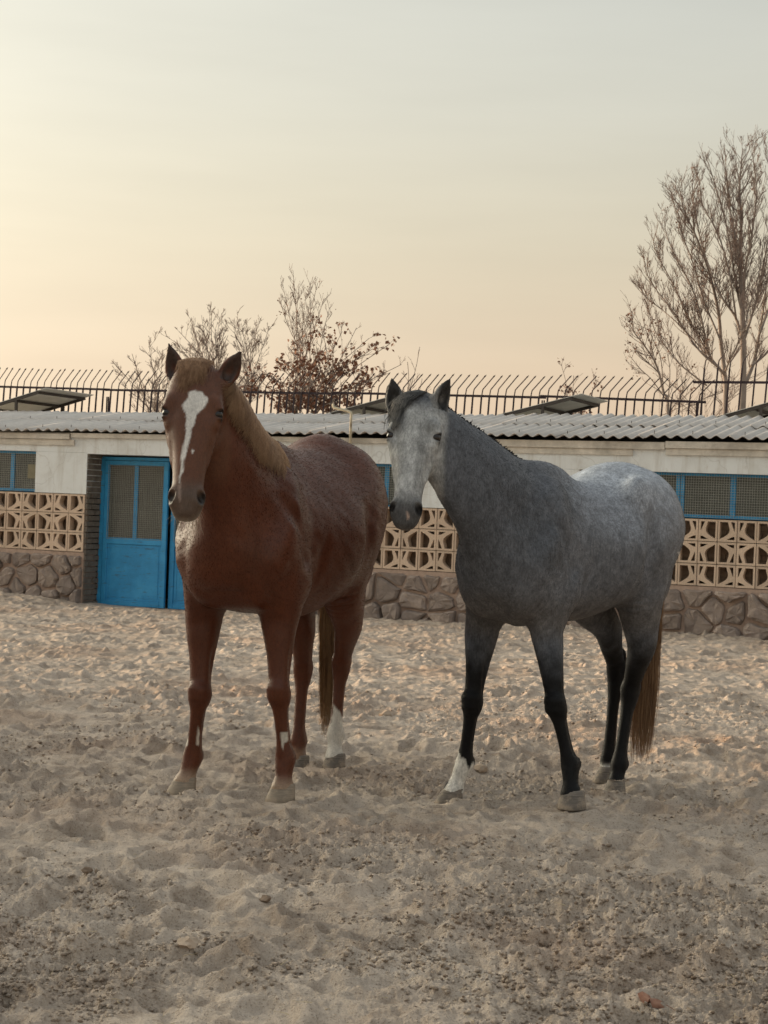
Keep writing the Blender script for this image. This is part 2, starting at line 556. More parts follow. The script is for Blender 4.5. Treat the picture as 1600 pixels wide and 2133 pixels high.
class Barrel:
    """the trunk: sections set out along the horse's length"""
    def __init__(self, st):
        S = crom(np.array(st), 200); o = np.argsort(S[:, 0]); self.S = S[o].astype(np.float32)
        r = self.S[:, 3:6].max(); self.lo = self.S[:, :3].min(0) - [0.2, r, r]; self.hi = self.S[:, :3].max(0) + [0.2, r, r]
    def __call__(self, P):
        x = self.S[:, 0]; xc = np.clip(P[:, 0], x[0], x[-1])
        yc, zc, w, h, q = [np.interp(xc, x, self.S[:, k]).astype(np.float32) for k in (1, 2, 3, 4, 6)]
        e = P[:, 0] - xc
        v = (P[:, 2] - zc) / h
        a = w / (1 + q * np.maximum(v, 0) ** 2); c = 0.7 * np.minimum(w, h)
        u = (P[:, 1] - yc) / a; e2 = e / c
        k = np.sqrt(u * u + v * v + e2 * e2) + 1e-6
        g = np.sqrt((u / a) ** 2 + (v / h) ** 2 + (e2 / c) ** 2) + 1e-6
        return k * (k - 1) / g

class Ell:
    def __init__(self, c, r, R=None):
        self.c = np.array(c, np.float32); self.r = np.array(r, np.float32)
        self.R = np.eye(3, dtype=np.float32) if R is None else np.array(R, np.float32)   # rows = local axes
        e = max(r) + 0.05
        self.lo = self.c - e; self.hi = self.c + e
    def __call__(self, P):
        d = (P - self.c) @ self.R.T
        q = np.sqrt(((d / self.r) ** 2).sum(1)) + 1e-6
        g = np.sqrt(((d / self.r ** 2) ** 2).sum(1)) + 1e-6
        return q * (q - 1) / g

def sstep(a, b, x):
    t = np.clip((x - a) / (b - a), 0, 1)
    return t * t * (3 - 2 * t)

def vnoise(P, scale, seed=0):
    """cheap smooth value noise in 3-D"""
    rs = np.random.RandomState(seed)
    tab = rs.rand(64, 64, 64).astype(np.float32)
    q = np.asarray(P) * scale + 1000.0
    i = np.floor(q).astype(int); f = q - i; f = f * f * (3 - 2 * f)
    i &= 63; j = (i + 1) & 63
    r = 0
    for a in (0, 1):
        for b in (0, 1):
            for c in (0, 1):
                w = (f[:, 0] if a else 1 - f[:, 0]) * (f[:, 1] if b else 1 - f[:, 1]) * (f[:, 2] if c else 1 - f[:, 2])
                r = r + w * tab[(j if a else i)[:, 0], (j if b else i)[:, 1], (j if c else i)[:, 2]]
    return r

class Head:
    """head frame: t along the face from the poll, l to the horse's left, d outward from the face"""
    def __init__(self, poll, yaw, drop, fwd, tilt=0.0):
        h = np.array([math.cos(yaw), math.sin(yaw), 0.0]); z = np.array([0, 0, 1.0])
        A = -z * drop + h * fwd
        self.len = np.linalg.norm(A); A /= self.len
        N = h * drop + z * fwd; N /= np.linalg.norm(N)
        L = np.cross(z, h)
        # lean of the head about its own facing direction
        c, s = math.cos(tilt), math.sin(tilt)
        A2 = A * c + L * s; L2 = L * c - A * s
        self.P = np.array(poll, float); self.A, self.L, self.N = A2, L2, N
    def pt(self, t, l, d):
        return self.P + self.A * t + self.L * l + self.N * d
    def loc(self, V):
        q = np.asarray(V) - self.P
        return q @ self.A, q @ self.L, q @ self.N
    def R(self):
        return np.array([self.A, self.L, self.N])

def hoof_mesh(w, name='hoof'):
    """truncated slanting hoof: toe to +x, base at z=0; w = half width at the ground"""
    rings = [(0.0, 1.0, 0.0), (0.004, 1.03, 0.0), (0.034, 0.93, -0.013), (0.066, 0.81, -0.028), (0.074, 0.775, -0.031), (0.080, 0.70, -0.033)]
    n = 22; V = []; Fq = []
    for z, s, dx in rings:
        for k in range(n):
            a = 2 * math.pi * k / n
            x = math.cos(a) * w * 1.12 * s; y = math.sin(a) * w * s
            if x < 0: x *= 0.85
            zz = z * (1.0 if x > 0 else 0.72 + 0.28 * (1 + x / (w * 1.0)))
            V.append((x + dx * (1 if x > -0.3 * w else 0.5), y, zz))
    for r in range(len(rings) - 1):
        for k in range(n):
            a, b = r * n + k, r * n + (k + 1) % n
            Fq.append((a, b, b + n, a + n))
    me = bpy.data.meshes.new(name)
    me.from_pydata(V, [], Fq + [tuple(range(n - 1, -1, -1)), tuple((len(rings) - 1) * n + k for k in range(n))])
    me.update()
    return me

def horse_body(S, voxel):
    """the horse's continuous skin from its measurements S; returns vertices and quads in the horse's own frame"""
    F = Field((-1.35, -0.62, 0.0), (1.15, 0.62, 2.15), voxel)
    def add(g, k=0.03): F.add(g, g.lo - k, g.hi + k, k)
    # trunk
    st = [(x, y, (zt + zb) / 2, w, (zt - zb) / 2, (zt - zb) / 2, q) for (x, y, w, zt, zb, q) in S['trunk']]
    add(Barrel(st), 0.02)
    # neck
    add(Loft(S['neck'], S['neck_up'], 64, cap=0.6), 0.09)
    for g, k in S['bulges']:
        add(g, k)
    # legs
    for name in ('RF', 'LF', 'RH', 'LH'):
        st, fr, k = S['legs'][name]
        add(Loft(st, fr, 110, cap=0.6), k)
    for nm in ('RF', 'LF'):
        kn, ft = S['joints'][nm]
        K = lambda dx, dy, dz: kn + np.array([dx, dy, dz])
        add(Ell(K(.034, 0, .020), (.026, .040, .030)), .016); add(Ell(K(.034, 0, -.022), (.022, .036, .020)), .014)
        add(Ell(K(-.048, 0, .012), (.018, .020, .032)), .014)
        add(Ell(ft + np.array([-.040, 0, .004]), (.024, .036, .034)), .016)
        for s in (-1, 1):
            a = kn + (ft - kn) * .26; b = kn + (ft - kn) * .80
            g = Loft([tuple(a + [-.012, .036 * s, 0]) + (.009, .007, .007), tuple((a + b) / 2 + [-.010, .034 * s, 0]) + (.009, .008, .008), tuple(b + [-.010, .036 * s, 0]) + (.009, .007, .007)], (1, 0, 0), 16)
            F.cut(g, g.lo, g.hi, .014)
            g = Ell(K(-.020, .055 * s, .11), (.012, .018, .085)); F.cut(g, g.lo, g.hi, .022)
    for nm in ('RH', 'LH'):
        hk, ft = S['joints'][nm]
        add(Ell(hk + np.array([-.060, 0, .050]), (.022, .022, .055)), .018)
        add(Ell(hk + np.array([.040, 0, -.010]), (.022, .036, .045)), .018)
        add(Ell(ft + np.array([-.040, 0, .004]), (.024, .036, .034)), .016)
        for s in (-1, 1):
            g = Ell(hk + np.array([-.018, .052 * s, .095]), (.015, .020, .075)); F.cut(g, g.lo, g.hi, .022)
            a = hk + (ft - hk) * .30; b = hk + (ft - hk) * .82
            g = Loft([tuple(a + [-.014, .037 * s, 0]) + (.009, .007, .007), tuple((a + b) / 2 + [-.012, .035 * s, 0]) + (.009, .008, .008), tuple(b + [-.012, .037 * s, 0]) + (.009, .007, .007)], (1, 0, 0), 16)
            F.cut(g, g.lo, g.hi, .014)
    for g, k in S['hollows']:
        F.cut(g, g.lo - k, g.hi + k, k)
    # head
    H = S['head']; R = H.R(); sc = S.get('head_scale', 1.0)
    ws = S.get('head_width', 1.0); ls = S.get('head_length', 1.0)
    def hp(t, l, d): return H.pt(t * sc * ls, l * sc * ws, d * sc)
    prof = S.get('head_prof', [(-0.02, 0.055, 0.035, 0.080), (0.04, 0.082, 0.055, 0.105), (0.12, 0.098, 0.066, 0.120), (0.20, 0.098, 0.068, 0.120),
            (0.27, 0.084, 0.066, 0.125), (0.34, 0.068, 0.062, 0.110), (0.42, 0.057, 0.056, 0.078), (0.50, 0.052, 0.050, 0.060),
            (0.56, 0.058, 0.048, 0.058), (0.605, 0.050, 0.034, 0.056), (0.63, 0.036, 0.016, 0.048)])
    st = [tuple(hp(t, 0, 0)) + (w * sc * ws, df * sc, db * sc) for t, w, df, db in prof]
    add(Loft(st, H.N, 44, cap=0.5), 0.024)
    def hell(t, l, d, r, k, cut=False, rot=0.0):
        Rr = R
        if rot:
            c, s = math.cos(rot), math.sin(rot)
            Rr = np.array([R[0] * c + R[1] * s, R[1] * c - R[0] * s, R[2]])
        g = Ell(hp(t, l, d), [r[0] * sc * ls, r[1] * sc * ws, r[2] * sc], Rr)
        if cut: F.cut(g, g.lo, g.hi, k)
        else: add(g, k)
    for s in (-1, 1):
        hell(0.235, 0.058 * s, -0.075, (0.110, 0.036, 0.088), 0.03)            # cheek
        hell(0.168, 0.074 * s, 0.036, (0.045, 0.024, 0.028), 0.025)             # brow over the eye
        hell(0.238, 0.074 * s, 0.018, (0.028, 0.018, 0.022), 0.025)             # below the eye
        hell(0.205, 0.104 * s, 0.034, (0.021, 0.018, 0.019), 0.008, True)      # eye socket
        hell(0.185, 0.092 * s, 0.037, (0.009, 0.014, 0.026), 0.008); hell(0.226, 0.092 * s, 0.032, (0.007, 0.012, 0.022), 0.008)   # eyelids
        hell(0.33, 0.064 * s, 0.000, (0.095, 0.012, 0.012), 0.018)
        hell(0.42, 0.078 * s, 0.022, (0.085, 0.020, 0.020), 0.022, True)
        hell(0.25, 0.088 * s, -.172, (0.120, 0.034, 0.030), 0.035, True)      # behind the jaw
        hell(0.20, 0.070 * s, 0.078, (0.035, 0.020, 0.020), 0.03, True)              # facial crest
        hell(0.562, 0.040 * s, 0.022, (0.042, 0.023, 0.026), 0.018)            # nostril wing
        hell(0.566, 0.051 * s, 0.038, (0.031, 0.0135, 0.030), 0.006, True, rot=0.35 * s)   # nostril
    hell(0.615, 0, -0.004, (0.030, 0.042, 0.034), 0.02)                         # upper lip
    hell(0.60, 0, -0.046, (0.034, 0.032, 0.026), 0.02)                          # chin
    hell(0.642, 0, -0.030, (0.022, 0.046, 0.0045), 0.004, True)                 # mouth line
    # ears
    for nm in ('ear_R', 'ear_L'):
        b, tip, opening = (np.array(q, float) for q in S[nm])
        ax = tip - b; ln = np.linalg.norm(ax); ax /= ln
        op = opening - ax * (opening @ ax); op /= np.linalg.norm(op)
        st = [tuple(b + ax * ln * u + op * (-0.012 * math.sin(math.pi * u))) + (w, d1, d2) for u, w, d1, d2 in
              ((-0.12, 0.030, 0.028, 0.030), (0.08, 0.037, 0.028, 0.034), (0.28, 0.046, 0.024, 0.032), (0.50, 0.043, 0.019, 0.025), (0.72, 0.030, 0.014, 0.017), (0.88, 0.016, 0.009, 0.010), (1.0, 0.005, 0.005, 0.005))]
        add(Loft(st, op, 28, cap=0.6), 0.016)
        st = [tuple(b + ax * ln * u + op * 0.014) + (w, d1, d1) for u, w, d1 in
              ((0.10, 0.012, 0.012), (0.28, 0.030, 0.026), (0.50, 0.029, 0.022), (0.70, 0.018, 0.014), (0.86, 0.007, 0.007))]
        g = Loft(st, op, 24, cap=0.6)
        F.cut(g, g.lo, g.hi, 0.006)
    V, Q = F.surface()
    keep = V[:, 2] > 0.0
    V = smooth_mesh(V, Q, 3, 0.5)
    return V, Q

class Frame:
    """where a horse stands: ground point under the withers, heading, and places read off the photograph"""
    def __init__(self, x, y, heading):
        t = math.radians(heading)
        self.O = np.array([x, y]); self.F = np.array([-math.sin(t), -math.cos(t)]); self.L = np.array([-self.F[1], self.F[0]])
        self.rotz = math.atan2(self.F[1], self.F[0])
    def J(self, px, py, xb):
        p = at(px, py, 1.0); r = np.array([p.x, p.y])
        Y = (xb + self.O @ self.F) / (r @ self.F)
        q = r * Y - self.O
        return np.array([xb, q @ self.L, CAM_H + (p.z - CAM_H) * Y])

def fore_leg(hoof, fet, knee, elb, top, s=1.0, arm=1.0):
    hoof, fet, knee, elb, top = [np.array(p, float) for p in (hoof, fet, knee, elb, top)]
    L = lambda a, b, t: a + (b - a) * t
    cor = L(hoof, fet, 0.36) + np.array([-0.005, 0, 0])
    rows = [(top, .085 * arm, .12, .12), (L(top, elb, .55), .088 * arm, .115, .12), (elb, .080 * arm, .092, .100), (L(elb, knee, .28), .066 * (arm + 1) / 2, .074, .078),
            (L(elb, knee, .55), .053, .058, .060), (L(elb, knee, .82), .045, .050, .050), (L(elb, knee, .93), .050, .054, .050), (knee, .052, .056, .052),
            (L(knee, fet, .12), .047, .050, .052), (L(knee, fet, .26), .034, .038, .044), (L(knee, fet, .48), .0295, .034, .042), (L(knee, fet, .72), .0295, .034, .044),
            (L(knee, fet, .90), .038, .040, .048), (fet, .043, .043, .052), (L(fet, cor, .35), .038, .040, .046), (L(fet, cor, .70), .036, .038, .040), (cor, .047, .048, .047), (L(cor, hoof, .35), .049, .052, .049)]
    return [tuple(p) + tuple(q * s for q in r) for p, *r in rows], (1, 0, 0), 0.05

def hind_leg(hoof, fet, hock, gas, stifle, hip, s=1.0):
    hoof, fet, hock, gas, stifle, hip = [np.array(p, float) for p in (hoof, fet, hock, gas, stifle, hip)]
    L = lambda a, b, t: a + (b - a) * t
    cor = L(hoof, fet, 0.40) + np.array([-0.005, 0, 0])
    rows = [(hip, .135, .20, .21), (L(hip, stifle, .5), .132, .20, .22), (stifle, .112, .165, .175), (L(stifle, gas, .55), .088, .125, .120), (gas, .070, .095, .085),
            (L(gas, hock, .45), .054, .070, .062), (L(gas, hock, .78), .046, .056, .056), (L(gas, hock, .92), .049, .054, .060), (hock, .051, .054, .060),
            (L(hock, fet, .13), .045, .049, .052), (L(hock, fet, .30), .034, .040, .042), (L(hock, fet, .55), .030, .036, .040), (L(hock, fet, .78), .031, .037, .043),
            (L(hock, fet, .92), .039, .042, .050), (fet, .043, .044, .052), (L(fet, cor, .5), .036, .039, .042), (cor, .045, .047, .046), (L(cor, hoof, .35), .047, .049, .048)]
    return [tuple(p) + tuple(q * s for q in r) for p, *r in rows], (1, 0, 0), 0.05

def chestnut_spec():
    fr = Frame(-0.603, 7.857, 18.0); J = fr.J
    S = {'frame': fr}
    S['trunk'] = [  # x, y, half width, top, bottom, narrowing of the upper half
        (0.36, 0.02, .15, 1.27, 0.93, .0), (0.27, 0.02, .20, 1.40, 0.86, .1), (0.12, 0.03, .225, 1.52, 0.82, .4), (-0.04, 0.04, .25, 1.570, 0.80, .8),
        (-0.20, 0.04, .29, 1.57, 0.785, .5), (-0.38, 0.045, .330, 1.57, 0.775, .3), (-0.54, 0.05, .340, 1.60, 0.80, .22), (-0.70, 0.055, .33, 1.66, 0.86, .2),
        (-0.84, 0.055, .305, 1.66, 0.93, .22), (-0.97, 0.055, .26, 1.61, 1.0, .25), (-1.07, 0.05, .19, 1.50, 1.05, .3)]
    S['neck'] = [(0.00, 0.035, 1.22, .185, .35, .32, .25), (0.20, 0.035, 1.33, .175, .31, .31, .35), (0.36, 0.03, 1.48, .145, .24, .245, .4),
                 (0.48, 0.02, 1.63, .115, .185, .185, .4), (0.55, 0.0, 1.74, .098, .13, .120, .3), (0.575, -0.01, 1.80, .085, .085, .080, .2)]
    S['neck_up'] = (-0.75, 0, 0.65)
    S['bulges'] = [
        (Ell((0.24, 0.13, 1.03), (.14, .105, .18)), .09), (Ell((0.24, -0.085, 1.03), (.14, .105, .18)), .09),     # breast muscles
        (Ell((0.12, 0.205, 1.13), (.16, .085, .26)), .06), (Ell((0.16, -0.165, 1.17), (.18, .10, .26)), .06),      # shoulders
        (Ell((0.03, 0.19, 0.93), (.13, .075, .13)), .05), (Ell((0.03, -0.165, 0.93), (.13, .075, .13)), .05),       # upper arm
        (Ell((-0.78, 0.215, 1.30), (.24, .15, .28)), .07), (Ell((-0.78, -0.105, 1.30), (.24, .15, .28)), .07),      # rump
        (Ell((-0.96, 0.17, 1.08), (.15, .10, .22)), .06), (Ell((-0.96, -0.06, 1.08), (.15, .10, .22)), .06),
        (Ell((-0.02, 0.04, 1.535), (.20, .055, .055)), .07),
    ]
    S['bulges'] += [
        (Loft([(.06, 0.185, 1.42, .03, .06, .06), (.20, 0.240, 1.22, .035, .07, .07), (.27, 0.215, 1.06, .045, .05, .05)], (.8, 0, .6), 24), .08),
        (Ell((0.00, 0.235, .985), (.10, .06, .11)), .04),
        (Loft([(.06, -0.125, 1.42, .03, .06, .06), (.20, -0.180, 1.22, .035, .07, .07), (.27, -0.155, 1.06, .045, .05, .05)], (.8, 0, .6), 24), .08),
        (Ell((0.00, -0.175, .985), (.10, .06, .11)), .04),
    ]
    S['hollows'] = [
        (Ell((-0.135, 0.350, .97), (.035, .065, .17)), .05),
        (Ell((-0.575, 0.435, 1.16), (.04, .07, .18)), .08),
        (Ell((0.275, 0.285, 1.27), (.05, .05, .16), [[.8, 0, .6], [0, 1, 0], [-.6, 0, .8]]), .06),
        (Ell((-0.135, -0.290, .97), (.035, .065, .17)), .05),
        (Ell((-0.575, -0.375, 1.16), (.04, .07, .18)), .08),
        (Ell((0.275, -0.225, 1.27), (.05, .05, .16), [[.8, 0, .6], [0, 1, 0], [-.6, 0, .8]]), .06),
    ]
    S['hollows'] += [
        (Ell((-0.085, 0.275, .885), (.028, .05, .09)), .03),
        (Loft([(.24, 0.265, 1.34, .02, .025, .025), (.12, 0.315, 1.18, .02, .025, .025), (.04, 0.315, 1.06, .02, .025, .025)], (1, 0, 0), 20), .05),
        (Ell((-0.085, -0.215, .885), (.028, .05, .09)), .03),
        (Loft([(.24, -0.205, 1.34, .02, .025, .025), (.12, -0.255, 1.18, .02, .025, .025), (.04, -0.255, 1.06, .02, .025, .025)], (1, 0, 0), 20), .05),
    ]
    S['legs'] = {
        'RF': fore_leg(J(378, 1650, .15), J(401, 1577, .10), J(417, 1443, .13), J(424, 1283, .08), (.12, -.15, 1.06), 1.06),
        'LF': fore_leg(J(585, 1667, .15), J(594, 1580, .10), J(581, 1442, .13), J(583, 1283, .08), (.12, .185, 1.06), 1.06),
        'RH': hind_leg(J(621, 1602, -.92), J(621, 1546, -.97), J(632, 1388, -1.02), J(629, 1305, -.88), (-.70, -.08, .95), (-.74, -.09, 1.22)),
        'LH': hind_leg(J(695, 1598, -.92), J(698, 1533, -.97), J(712, 1376, -1.02), J(726, 1303, -.88), (-.72, .205, .93), (-.74, .205, 1.22)),
    }
    S['joints'] = {'RF': (J(417, 1443, .13), J(401, 1577, .10)), 'LF': (J(581, 1442, .13), J(594, 1580, .10)), 'RH': (J(632, 1388, -1.02), J(621, 1546, -.97)), 'LH': (J(712, 1376, -1.02), J(698, 1533, -.97))}
    S['hooves'] = [(J(378, 1655, .15), 0.35, .066), (J(584, 1670, .15), 0.15, .066), (J(621, 1606, -.92), 0.1, .056), (J(695, 1602, -.92), 0.1, .060)]
    S['head'] = Head(J(410, 772, .60), math.radians(18), .62, .22, math.radians(0))
    S['head_width'] = 1.22; S['head_scale'] = 1.03
    S['ear_R'] = (J(366, 795, .59), J(351, 715, .60), (1, -.10, .1))
    S['ear_L'] = (J(466, 797, .57), J(502, 731, .56), (.8, .55, .1))
    return S

def grey_spec():
    fr = Frame(0.687, 7.948, 34.0); J = fr.J
    S = {'frame': fr}
    S['trunk'] = [
        (0.37, 0.0, .14, 1.26, 0.93, .0), (0.27, 0.0, .185, 1.37, 0.85, .1), (0.12, 0.0, .21, 1.49, 0.80, .4), (-0.04, 0.0, .235, 1.525, 0.795, 1.0),
        (-0.20, 0.0, .265, 1.505, 0.80, .6), (-0.38, 0.01, .305, 1.47, 0.81, .35), (-0.54, 0.02, .325, 1.51, 0.84, .25), (-0.70, 0.03, .32, 1.575, 0.89, .22),
        (-0.86, 0.035, .305, 1.575, 0.95, .25), (-1.00, 0.035, .265, 1.515, 1.0, .28), (-1.11, 0.035, .20, 1.41, 1.05, .3)]
    S['neck'] = [(0.00, 0.0, 1.20, .175, .315, .34, .3), (0.20, -0.005, 1.30, .160, .27, .345, .4), (0.38, -0.035, 1.44, .132, .205, .29, .45),
                 (0.53, -0.09, 1.56, .108, .160, .235, .45), (0.63, -0.15, 1.66, .092, .125, .155, .3), (0.672, -0.178, 1.715, .080, .09, .09, .2)]
    S['neck_up'] = (-0.7, 0, 0.7)
    S['bulges'] = [
        (Ell((0.26, 0.095, 1.02), (.14, .095, .18)), .09), (Ell((0.26, -0.10, 1.02), (.14, .095, .18)), .09),
        (Ell((0.12, 0.165, 1.12), (.16, .075, .26)), .06), (Ell((0.12, -0.165, 1.12), (.16, .075, .26)), .06),
        (Ell((0.03, 0.145, 0.92), (.13, .07, .13)), .05), (Ell((0.03, -0.165, 0.92), (.13, .07, .13)), .05),
        (Ell((-0.80, 0.185, 1.26), (.25, .15, .26)), .07), (Ell((-0.80, -0.12, 1.26), (.25, .15, .26)), .07),
        (Ell((-0.97, 0.13, 1.07), (.16, .11, .24)), .06), (Ell((-0.95, -0.07, 1.08), (.14, .10, .22)), .06),
        (Ell((-0.04, 0.0, 1.485), (.20, .05, .05)), .07),
    ]
    S['bulges'] += [
        (Ell((-0.6, 0.235, 1.41), (.10, .05, .09)), .09),
        (Loft([(.06, 0.135, 1.42, .03, .06, .06), (.20, 0.190, 1.22, .035, .07, .07), (.27, 0.165, 1.06, .045, .05, .05)], (.8, 0, .6), 24), .08),
        (Ell((0.00, 0.185, .985), (.10, .06, .11)), .04),
        (Ell((-0.6, -0.235, 1.41), (.10, .05, .09)), .09),
        (Loft([(.06, -0.135, 1.42, .03, .06, .06), (.20, -0.190, 1.22, .035, .07, .07), (.27, -0.165, 1.06, .045, .05, .05)], (.8, 0, .6), 24), .08),
        (Ell((0.00, -0.185, .985), (.10, .06, .11)), .04),
    ]
    S['hollows'] = [
        (Ell((-0.135, 0.300, .97), (.035, .065, .17)), .05),
        (Ell((-0.575, 0.385, 1.16), (.045, .09, .20)), .07),
        (Ell((0.275, 0.235, 1.27), (.05, .05, .16), [[.8, 0, .6], [0, 1, 0], [-.6, 0, .8]]), .06),
        (Ell((-0.135, -0.300, .97), (.035, .065, .17)), .05),
        (Ell((-0.575, -0.385, 1.16), (.045, .09, .20)), .07),
        (Ell((0.275, -0.235, 1.27), (.05, .05, .16), [[.8, 0, .6], [0, 1, 0], [-.6, 0, .8]]), .06),
    ]
    S['hollows'] += [
        (Ell((-0.085, 0.225, .885), (.028, .05, .09)), .03),
        (Loft([(.24, 0.215, 1.34, .02, .025, .025), (.12, 0.265, 1.18, .02, .025, .025), (.04, 0.265, 1.06, .02, .025, .025)], (1, 0, 0), 20), .05),
        (Ell((-0.085, -0.225, .885), (.028, .05, .09)), .03),
        (Loft([(.24, -0.215, 1.34, .02, .025, .025), (.12, -0.265, 1.18, .02, .025, .025), (.04, -0.265, 1.06, .02, .025, .025)], (1, 0, 0), 20), .05),
    ]
    S['legs'] = {
        'RF': fore_leg(J(935, 1668, .15), J(966, 1590, .10), J(985, 1461, .13), J(1003, 1315, .08), (.12, -.15, 1.05), .95),
        'LF': fore_leg(J(1189, 1678, .15), J(1187, 1594, .10), J(1158, 1468, .13), J(1140, 1324, .08), (.12, .12, 1.05), .95, .84),
        'RH': hind_leg(J(1257, 1628, -1.02), J(1266, 1590, -1.07), J(1285, 1393, -1.10), J(1267, 1310, -.90), (-.70, -.10, .93), (-.74, -.11, 1.18), .95),
        'LH': hind_leg(J(1278, 1655, -.80), J(1289, 1594, -.85), J(1314, 1433, -.95), J(1338, 1345, -.86), (-.76, .19, .92), (-.76, .17, 1.18), .97),
    }
    S['joints'] = {'RF': (J(985, 1461, .13), J(966, 1590, .10)), 'LF': (J(1158, 1468, .13), J(1187, 1594, .10)), 'RH': (J(1285, 1393, -1.10), J(1266, 1590, -1.07)), 'LH': (J(1314, 1433, -.95), J(1289, 1594, -.85))}
    S['hooves'] = [(J(935, 1676, .15), 0.45, .064), (J(1190, 1684, .15), -.25, .064), (J(1257, 1630, -1.02), 0.2, .054), (J(1279, 1661, -.80), -.2, .057)]
    S['head'] = Head(J(873, 834, .70), math.radians(25), .57, .24, math.radians(-1))
    S['head_width'] = 1.17; S['head_scale'] = 0.98; S['head_length'] = 0.945
    S['ear_R'] = (J(824, 862, .70), J(816, 787, .71), (1, .25, .1))
    S['ear_L'] = (J(914, 855, .66), J(938, 788, .65), (.25, 1, .1))
    return S

SPECS = [chestnut_spec(), grey_spec()]
for S_ in SPECS:
    fr_ = S_['frame']
    for (p, a, w) in S_['hooves']:
        q = fr_.O + fr_.F * p[0] + fr_.L * p[1]
        FOOTING.append((q[0], q[1], p[2]))
g_me, G_YS, G_US, G_Z = ground_sheet(FOOTING)
M_SAND = sand_material()
ground = link('ground', g_me, M_SAND, None, True)
ground['kind'] = 'structure'
def ground_z(x, y):
    i = int(np.clip(np.searchsorted(G_YS, y), 1, len(G_YS) - 2))
    j = int(np.clip(np.searchsorted(G_US, x / max(y, 2.9)), 1, len(G_US) - 2))
    return float(G_Z[i, j])

# ------------------------------------------------------------------ materials of the setting
def simple(name, col, rough=0.7, var=0.25, scale=6.0, bump=0.2, spec=0.3, objvar=0.0, dirt=None, sharp=False):
    m = NM(name, rough, spec)
    p = m.coord()
    n = m.noise(p, scale, 6, 0.65)
    d = [c * (1 - var) for c in col]; l = [min(1, c * (1 + var)) for c in col]
    c = m.ramp(n, [(0.28, d), (0.72, l)])
    if objvar:
        c = m.mix(m.map(m.rand(), 0, 1, 0, objvar), c, [x * 0.45 for x in col])
    if dirt:
        c = m.mix(m.map(m.noise(p, scale * 0.35, 6, 0.75), 0.52, 0.75, 0, 0.75), c, dirt)
    m.color(c)
    if sharp: m.bump(m.noise(p, 9.0, 9, 0.78, 0.6), 1.0, 0.05)
    elif bump: m.bump(m.noise(p, scale * 5, 5, 0.7), bump, 0.01)
    return m.m

def plaster_material():
    m = NM('old_white_plaster', 0.9, 0.15)
    p = m.coord()
    n = m.noise(p, 1.3, 6, 0.68, 0.5)
    c = m.ramp(n, [(0.30, (0.52, 0.53, 0.525)), (0.48, (0.655, 0.685, 0.70)), (0.70, (0.70, 0.74, 0.765))])
    pv = m.coord((5.0, 5.0, 0.55))
    c = m.mix(m.map(m.noise(pv, 1.0, 6, 0.7), 0.50, 0.70, 0, 0.6), c, (0.36, 0.325, 0.275))
    c = m.mix(m.map(m.noise(p, 7.0, 7, 0.78), 0.58, 0.70, 0, 0.6), c, (0.40, 0.36, 0.31))
    # hairline cracks
    vor = m.n('ShaderNodeTexVoronoi', {'Vector': m.n('ShaderNodeMix', {'Factor': 0.25, 'A': p, 'B': m.n('ShaderNodeTexNoise', {'Vector': p, 'Scale': 3.0}).outputs[1]}, data_type='VECTOR').outputs['Result'], 'Scale': 1.7}, feature='DISTANCE_TO_EDGE')
    c = m.mix(m.map(vor.outputs[0], 0.002, 0.006, 0.22, 0.0), c, (0.20, 0.18, 0.155))
    m.color(c)
    m.bump(m.noise(p, 9, 8, 0.7), 0.35, 0.015)
    return m.m

def paint_material():
    m = NM('blue_paint', 0.5, 0.4)
    p = m.coord()
    n = m.noise(p, 3.0, 6, 0.65)
    c = m.ramp(n, [(0.3, (0.026, 0.225, 0.470)), (0.5, (0.034, 0.290, 0.590)), (0.72, (0.060, 0.365, 0.680))])
    sc = m.noise(m.coord((4, 4, 22)), 1.6, 7, 0.72)
    c = m.mix(m.map(sc, 0.56, 0.66, 0, 0.7), c, (0.055, 0.085, 0.115))
    c = m.mix(m.map(m.noise(p, 14, 7, 0.75), 0.66, 0.72, 0, 0.7), c, (0.27, 0.33, 0.37))
    m.color(c)
    m.bump(sc, 0.3, 0.006)
    return m.m

M_PLASTER = plaster_material()
M_CONC = simple('weathered_concrete', (0.52, 0.49, 0.44), 0.9, 0.28, 5, 0.4, 0.15, dirt=(0.24, 0.21, 0.18))
M_BLOCK = simple('tan_block', (0.575, 0.450, 0.352), 0.9, 0.14, 14, 0.25, 0.15, 0.30, dirt=(0.43, 0.335, 0.26))
M_STONE = simple('brown_stone', (0.355, 0.292, 0.260), 0.85, 0.32, 7, 0.6, 0.25, 0.55, dirt=(0.40, 0.32, 0.27), sharp=True)
M_MORTAR = simple('pink_mortar', (0.38, 0.285, 0.235), 0.95, 0.2, 18, 0.5, 0.1)
M_BRICK = simple('brown_brick', (0.27, 0.20, 0.15), 0.9, 0.3, 12, 0.4, 0.15)
M_GREYBRICK = simple('grimy_brick', (0.165, 0.145, 0.125), 0.9, 0.3, 12, 0.5, 0.15, dirt=(0.10, 0.09, 0.08))
M_ROOF = simple('fibre_cement', (0.54, 0.515, 0.495), 0.9, 0.14, 4, 0.15, 0.15, 0.18, dirt=(0.42, 0.39, 0.37))
M_BLUE = paint_material()
M_WIRE = simple('galvanised_wire', (0.33, 0.345, 0.32), 0.6, 0.2, 10, 0, 0.4)
M_IRON = simple('dark_painted_iron', (0.030, 0.018, 0.024), 0.6, 0.2, 10, 0, 0.3)
M_FRAME = simple('dark_angle_iron', (0.060, 0.052, 0.048), 0.7, 0.2, 10, 0, 0.3)
M_SHEET = simple('pale_back_sheet', (0.60, 0.60, 0.57), 0.6, 0.1, 4, 0.05, 0.3)
M_DARK = simple('dark_interior', (0.12, 0.125, 0.115), 0.95, 0.3, 3, 0, 0.05)
